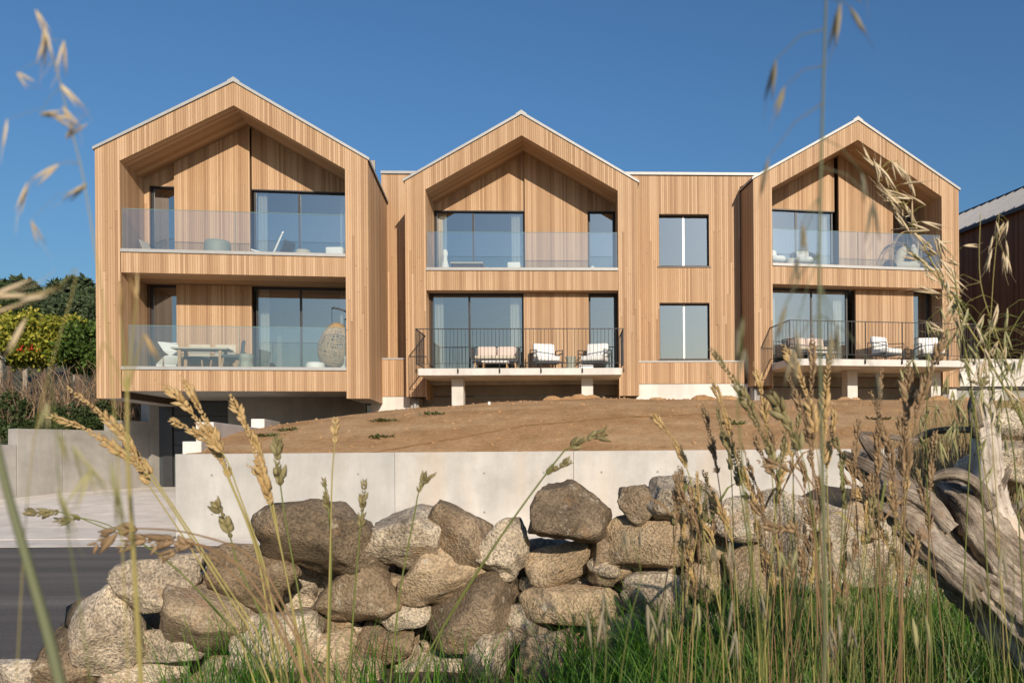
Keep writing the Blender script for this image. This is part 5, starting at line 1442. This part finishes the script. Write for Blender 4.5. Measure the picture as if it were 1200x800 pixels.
# right: brown spikes
RS = [([(834, 408), (866, 452), (893, 505), (910, 548), (930, 640), (940, 760)], 1.15, Gr, 3, 6.2, 'long greenish spike leaning left before the wide link'),
      ([(831, 434), (846, 470), (858, 512), (880, 620), (890, 760)], 1.3, G, 2, 4.4, 'slim gold spike left of the long greenish one'),
      ([(884, 423), (894, 462), (900, 505), (906, 560), (915, 680)], 1.25, G, 2, 5.0, 'gold spike in front of the pier between link and right house'),
      ([(903, 456), (922, 490), (940, 530), (950, 575), (965, 700)], .95, Gr, 2, 9.5, 'thick dark spike in front of the earth mound'),
      ([(917, 402), (934, 432), (948, 468), (956, 510), (965, 600), (968, 760)], 1.1, G, 3, 6.6, 'bright gold spike below the left end of the right terrace'),
      ([(953, 392), (953, 432), (951, 476), (953, 540), (958, 700)], 1.1, Bn, 3, 6.0, 'brown spike standing upright left of the tall blurred stem'),
      ([(976, 398), (970, 440), (967, 490), (966, 545), (970, 700)], 1.12, G, 3, 6.4, 'gold spike just right of the tall blurred stem'),
      ([(924, 440), (940, 478), (950, 520), (962, 620), (970, 760)], 1.25, Bn, 2, 5.2, 'brown spike behind the bright gold one'),
      ([(980, 468), (976, 505), (970, 550), (975, 700)], 1.3, G, 2, 4.6, 'short gold spike right of the tall blurred stem'),
      ([(823, 466), (832, 505), (842, 555), (858, 680)], 1.4, Bn, 2, 4.4, 'thin brown spike before the left half of the mound'),
      ([(845, 500), (858, 530), (868, 570), (885, 690)], 1.35, Gr, 2, 5, 'greenish spike low before the mound'),
      ([(762, 482), (788, 512), (806, 548), (822, 610), (850, 740)], 1.4, G, 2, 4.2, 'thin straw spike furthest to the left before the mound'),
      ([(1034, 430), (1031, 470), (1030, 520), (1030, 580), (1034, 720)], 1.25, Bn, 3, 4.8, 'brown spike right of centre below the right terrace'),
      ([(1021, 458), (1036, 500), (1046, 545), (1050, 600), (1056, 740)], 1.2, Bn, 3, 5.2, 'brown spike bending left above the dead trunk'),
      ([(1065, 405), (1065, 450), (1063, 500), (1061, 560), (1058, 720)], 1.12, Bn, 3, 6.6, 'tall thick brown spike above the dead trunk'),
      ([(1113, 384), (1098, 420), (1084, 452), (1074, 492), (1062, 600), (1056, 740)], 1.1, Bn, 3, 6.6, 'brown spike leaning right across the right terrace slab'),
      ([(1008, 486), (1004, 520), (1003, 560), (1010, 700)], 1.35, Bn, 2, 4.6, 'thin brown spike behind the broken end of the dead trunk'),
      ([(1056, 482), (1058, 510), (1059, 545), (1055, 700)], 1.3, Bn, 2, 4.8, 'short brown spike below the tall thick one'),
      ([(1097, 504), (1094, 535), (1091, 575), (1088, 690)], 1.3, Bn, 2, 4.6, 'brown spike left of the upright dead limb'),
      ([(1157, 442), (1148, 456), (1143, 470), (1138, 520), (1130, 700)], 1.9, Gr, 1, 5.5, 'dark spike crossing the top of the upright dead limb'),
      ([(890, 540), (908, 543), (930, 553), (950, 600), (965, 720)], 1.1, Bn, 2, 6, 'drooping dark spike before the retaining wall'),
      ([(893, 612), (908, 618), (935, 622), (955, 660), (965, 760)], 1.1, Bn, 2, 7, 'low drooping grey brown spike before the stones'),
      ([(872, 575), (885, 592), (900, 612), (920, 660), (930, 780)], 1.2, Bn, 2, 5, 'grey brown spike low at the end of the retaining wall')]
for pts, Y, k, hd, r, lab in RS: T(lab, pts, Y, k, head=hd, r=r * .82, w=1.7, group=GR)
rr = random.Random(31)
for i in range(62):
    x = rr.uniform(790, 1085); y = rr.uniform(470, 640) if x > 830 else rr.uniform(540, 640); ln = rr.uniform(40, 85); lean = rr.uniform(-.5, .25); Y = rr.uniform(1.3, 2.1)
    if abs(x - 1150) < 60: continue
    k = rr.choice([Bn, Bn, G, Gr])
    pl_ = 'before the earth mound' if y < 520 else ('before the stones' if y > 585 or x > 1000 else 'before the retaining wall end')
    T({'seed_brown': 'brown', 'seed_gold': 'golden', 'seed_green': 'greenish'}[k[0]] + ' seed head ' + ('with a leaf ' if i % 3 == 0 else '') + 'in right hand grass ' + pl_, [(x, y), (x - lean * ln * .5, y + ln * .5), (x - lean * ln, y + ln), (x - lean * ln - rr.uniform(-15, 25), y + ln + 130)], Y, k, head=2, r=rr.uniform(2.4, 4.0), w=1.4, group='brown seed heads crowding the right hand grass', leaf=[(.6, rr.uniform(-60, 60), rr.uniform(-70, -20))] if i % 3 == 0 else None)
for i in range(20):
    left = i < 11
    x = rr.uniform(680, 900) if left else rr.uniform(900, 1190); y = rr.uniform(630, 760); Y = rr.uniform(.7, 1.1); ol = rr.uniform(28, 44)
    stalk('pale blurred oat husk hanging low in the green grass' if left else 'pale blurred oat husk hanging low before the dead trunk', [(x + rr.uniform(4, 14), y - 12), (x + rr.uniform(10, 22), y + 30), (x + 8, y + 90), (x - 6, y + 180)], Y, None, rr.choice(['oat_green', 'oat_grey', 'oat_grey']), 'stem_green', w=1.4,
          group='pale husks in the green grass' if left else 'pale husks before the dead trunk', oats=[(0, -rr.uniform(2, 9), -8, rr.uniform(168, 192))] + ([(.1, 10, -16, rr.uniform(165, 190))] if i % 2 else []), oatlen=ol)

# the mass of grass: blades of every kind, far too many to count
def blades(name, mat, n, fx, fy, hmin, hmax, w, bend, label, zf=front_z, seed=1, dens=None):
    r = np.random.default_rng(seed); out = []
    x = fx(r, n); y = fy(r, n)
    if dens is not None:
        k = r.random(n) < dens(x, y); x, y = x[k], y[k]
    n = len(x); z = np.array([zf(a, b) for a, b in zip(x, y)]) - .02
    h = hmin + (hmax - hmin) * r.random(n) ** 1.4
    az = r.random(n) * 2 * np.pi; bd = bend * (.3 + r.random(n)) * h; ww = w * (.6 + .8 * r.random(n))
    dx, dy = np.cos(az) * bd, np.sin(az) * bd; wx, wy = -np.sin(az) * ww, np.cos(az) * ww
    flip = r.random(n) < .6; wx = np.where(flip, ww, wx); wy = np.where(flip, 0, wy)
    base = np.stack([x, y, z], 1); W = np.stack([wx, wy, np.zeros(n)], 1)
    ts = [0, .35, .7, 1.0]; P_ = []
    for t in ts:
        c = base + np.stack([dx * t * t, dy * t * t, h * (t - .25 * bend * t ** 3)], 1); P_.append((c - W * (1 - t * .93) * .5, c + W * (1 - t * .93) * .5))
    V = np.concatenate([np.stack([P_[i][0], P_[i][1], P_[i + 1][1], P_[i + 1][0]], 1) for i in range(3)])
    # keep the three quads of a blade joined so that a blade is one island
    nb = n; me = bpy.data.meshes.new(name)
    vv = np.stack([q for pr in P_ for q in pr], 1).reshape(-1, 3)
    idx = np.arange(nb)[:, None] * 8
    F = np.concatenate([idx + np.array([0, 1, 3, 2]), idx + np.array([2, 3, 5, 4]), idx + np.array([4, 5, 7, 6])], 1).reshape(-1)
    me.vertices.add(nb * 8); me.loops.add(nb * 12); me.polygons.add(nb * 3)
    me.vertices.foreach_set('co', vv.astype(np.float32).ravel()); me.loops.foreach_set('vertex_index', F.astype(np.int32))
    me.polygons.foreach_set('loop_start', np.arange(0, nb * 12, 4, dtype=np.int32)); me.polygons.foreach_set('loop_total', np.full(nb * 3, 4, dtype=np.int32))
    me.update(); me.validate(); me.polygons.foreach_set('use_smooth', [True] * len(me.polygons)); me.materials.append(M[mat])
    o = link(name, me, None, 'stuff'); tag(o, label, 'grass'); return o
U = lambda a, b: (lambda r, n: a + (b - a) * r.random(n))
def px_of(x, y): return PCX + FPX * x / y
blades('green_grass', 'blade_green', 32000, U(-3, 4.5), U(1.7, 3.78), .24, .62, .0085, .6, 'thick green grass growing in front of the stone wall', seed=2,
       dens=lambda x, y: np.clip((px_of(x, y) - 640) / 130, 0.0, 1))
blades('green_grass', 'blade_green', 2600, U(-2.0, -.5), U(2.3, 3.7), .28, .70, .007, .4, 'green grass tuft growing before the left stones', seed=3,
       dens=lambda x, y: np.exp(-((px_of(x, y) - 262) / 62) ** 2) * .6)
blades('green_grass', 'blade_green', 900, U(-1.8, .3), U(2.6, 3.75), .16, .46, .007, .4, 'sparse green grass before the middle stones', seed=4)
blades('dry_grass', 'blade_dry', 9000, U(.9, 4.4), U(4.1, 6.4), .14, .44, .006, .35, 'dry straw coloured grass on the bank behind the dead trunk', seed=5,
       dens=lambda x, y: np.clip((px_of(x, y) - 935) / 50, 0, 1))
blades('dry_grass', 'blade_dry', 1100, U(.1, 3.6), U(1.8, 3.7), .3, .7, .0035, .35, 'dry stems standing among the green grass at right', seed=6,
       dens=lambda x, y: np.clip((px_of(x, y) - 780) / 160, 0, 1))
blades('green_stems', 'stem_green', 700, U(.15, 1.3), U(1.6, 3.2), .5, .95, .003, .22, 'thin green flower stems rising from the right hand grass', seed=7,
       dens=lambda x, y: np.clip((px_of(x, y) - 790) / 120, 0, 1))
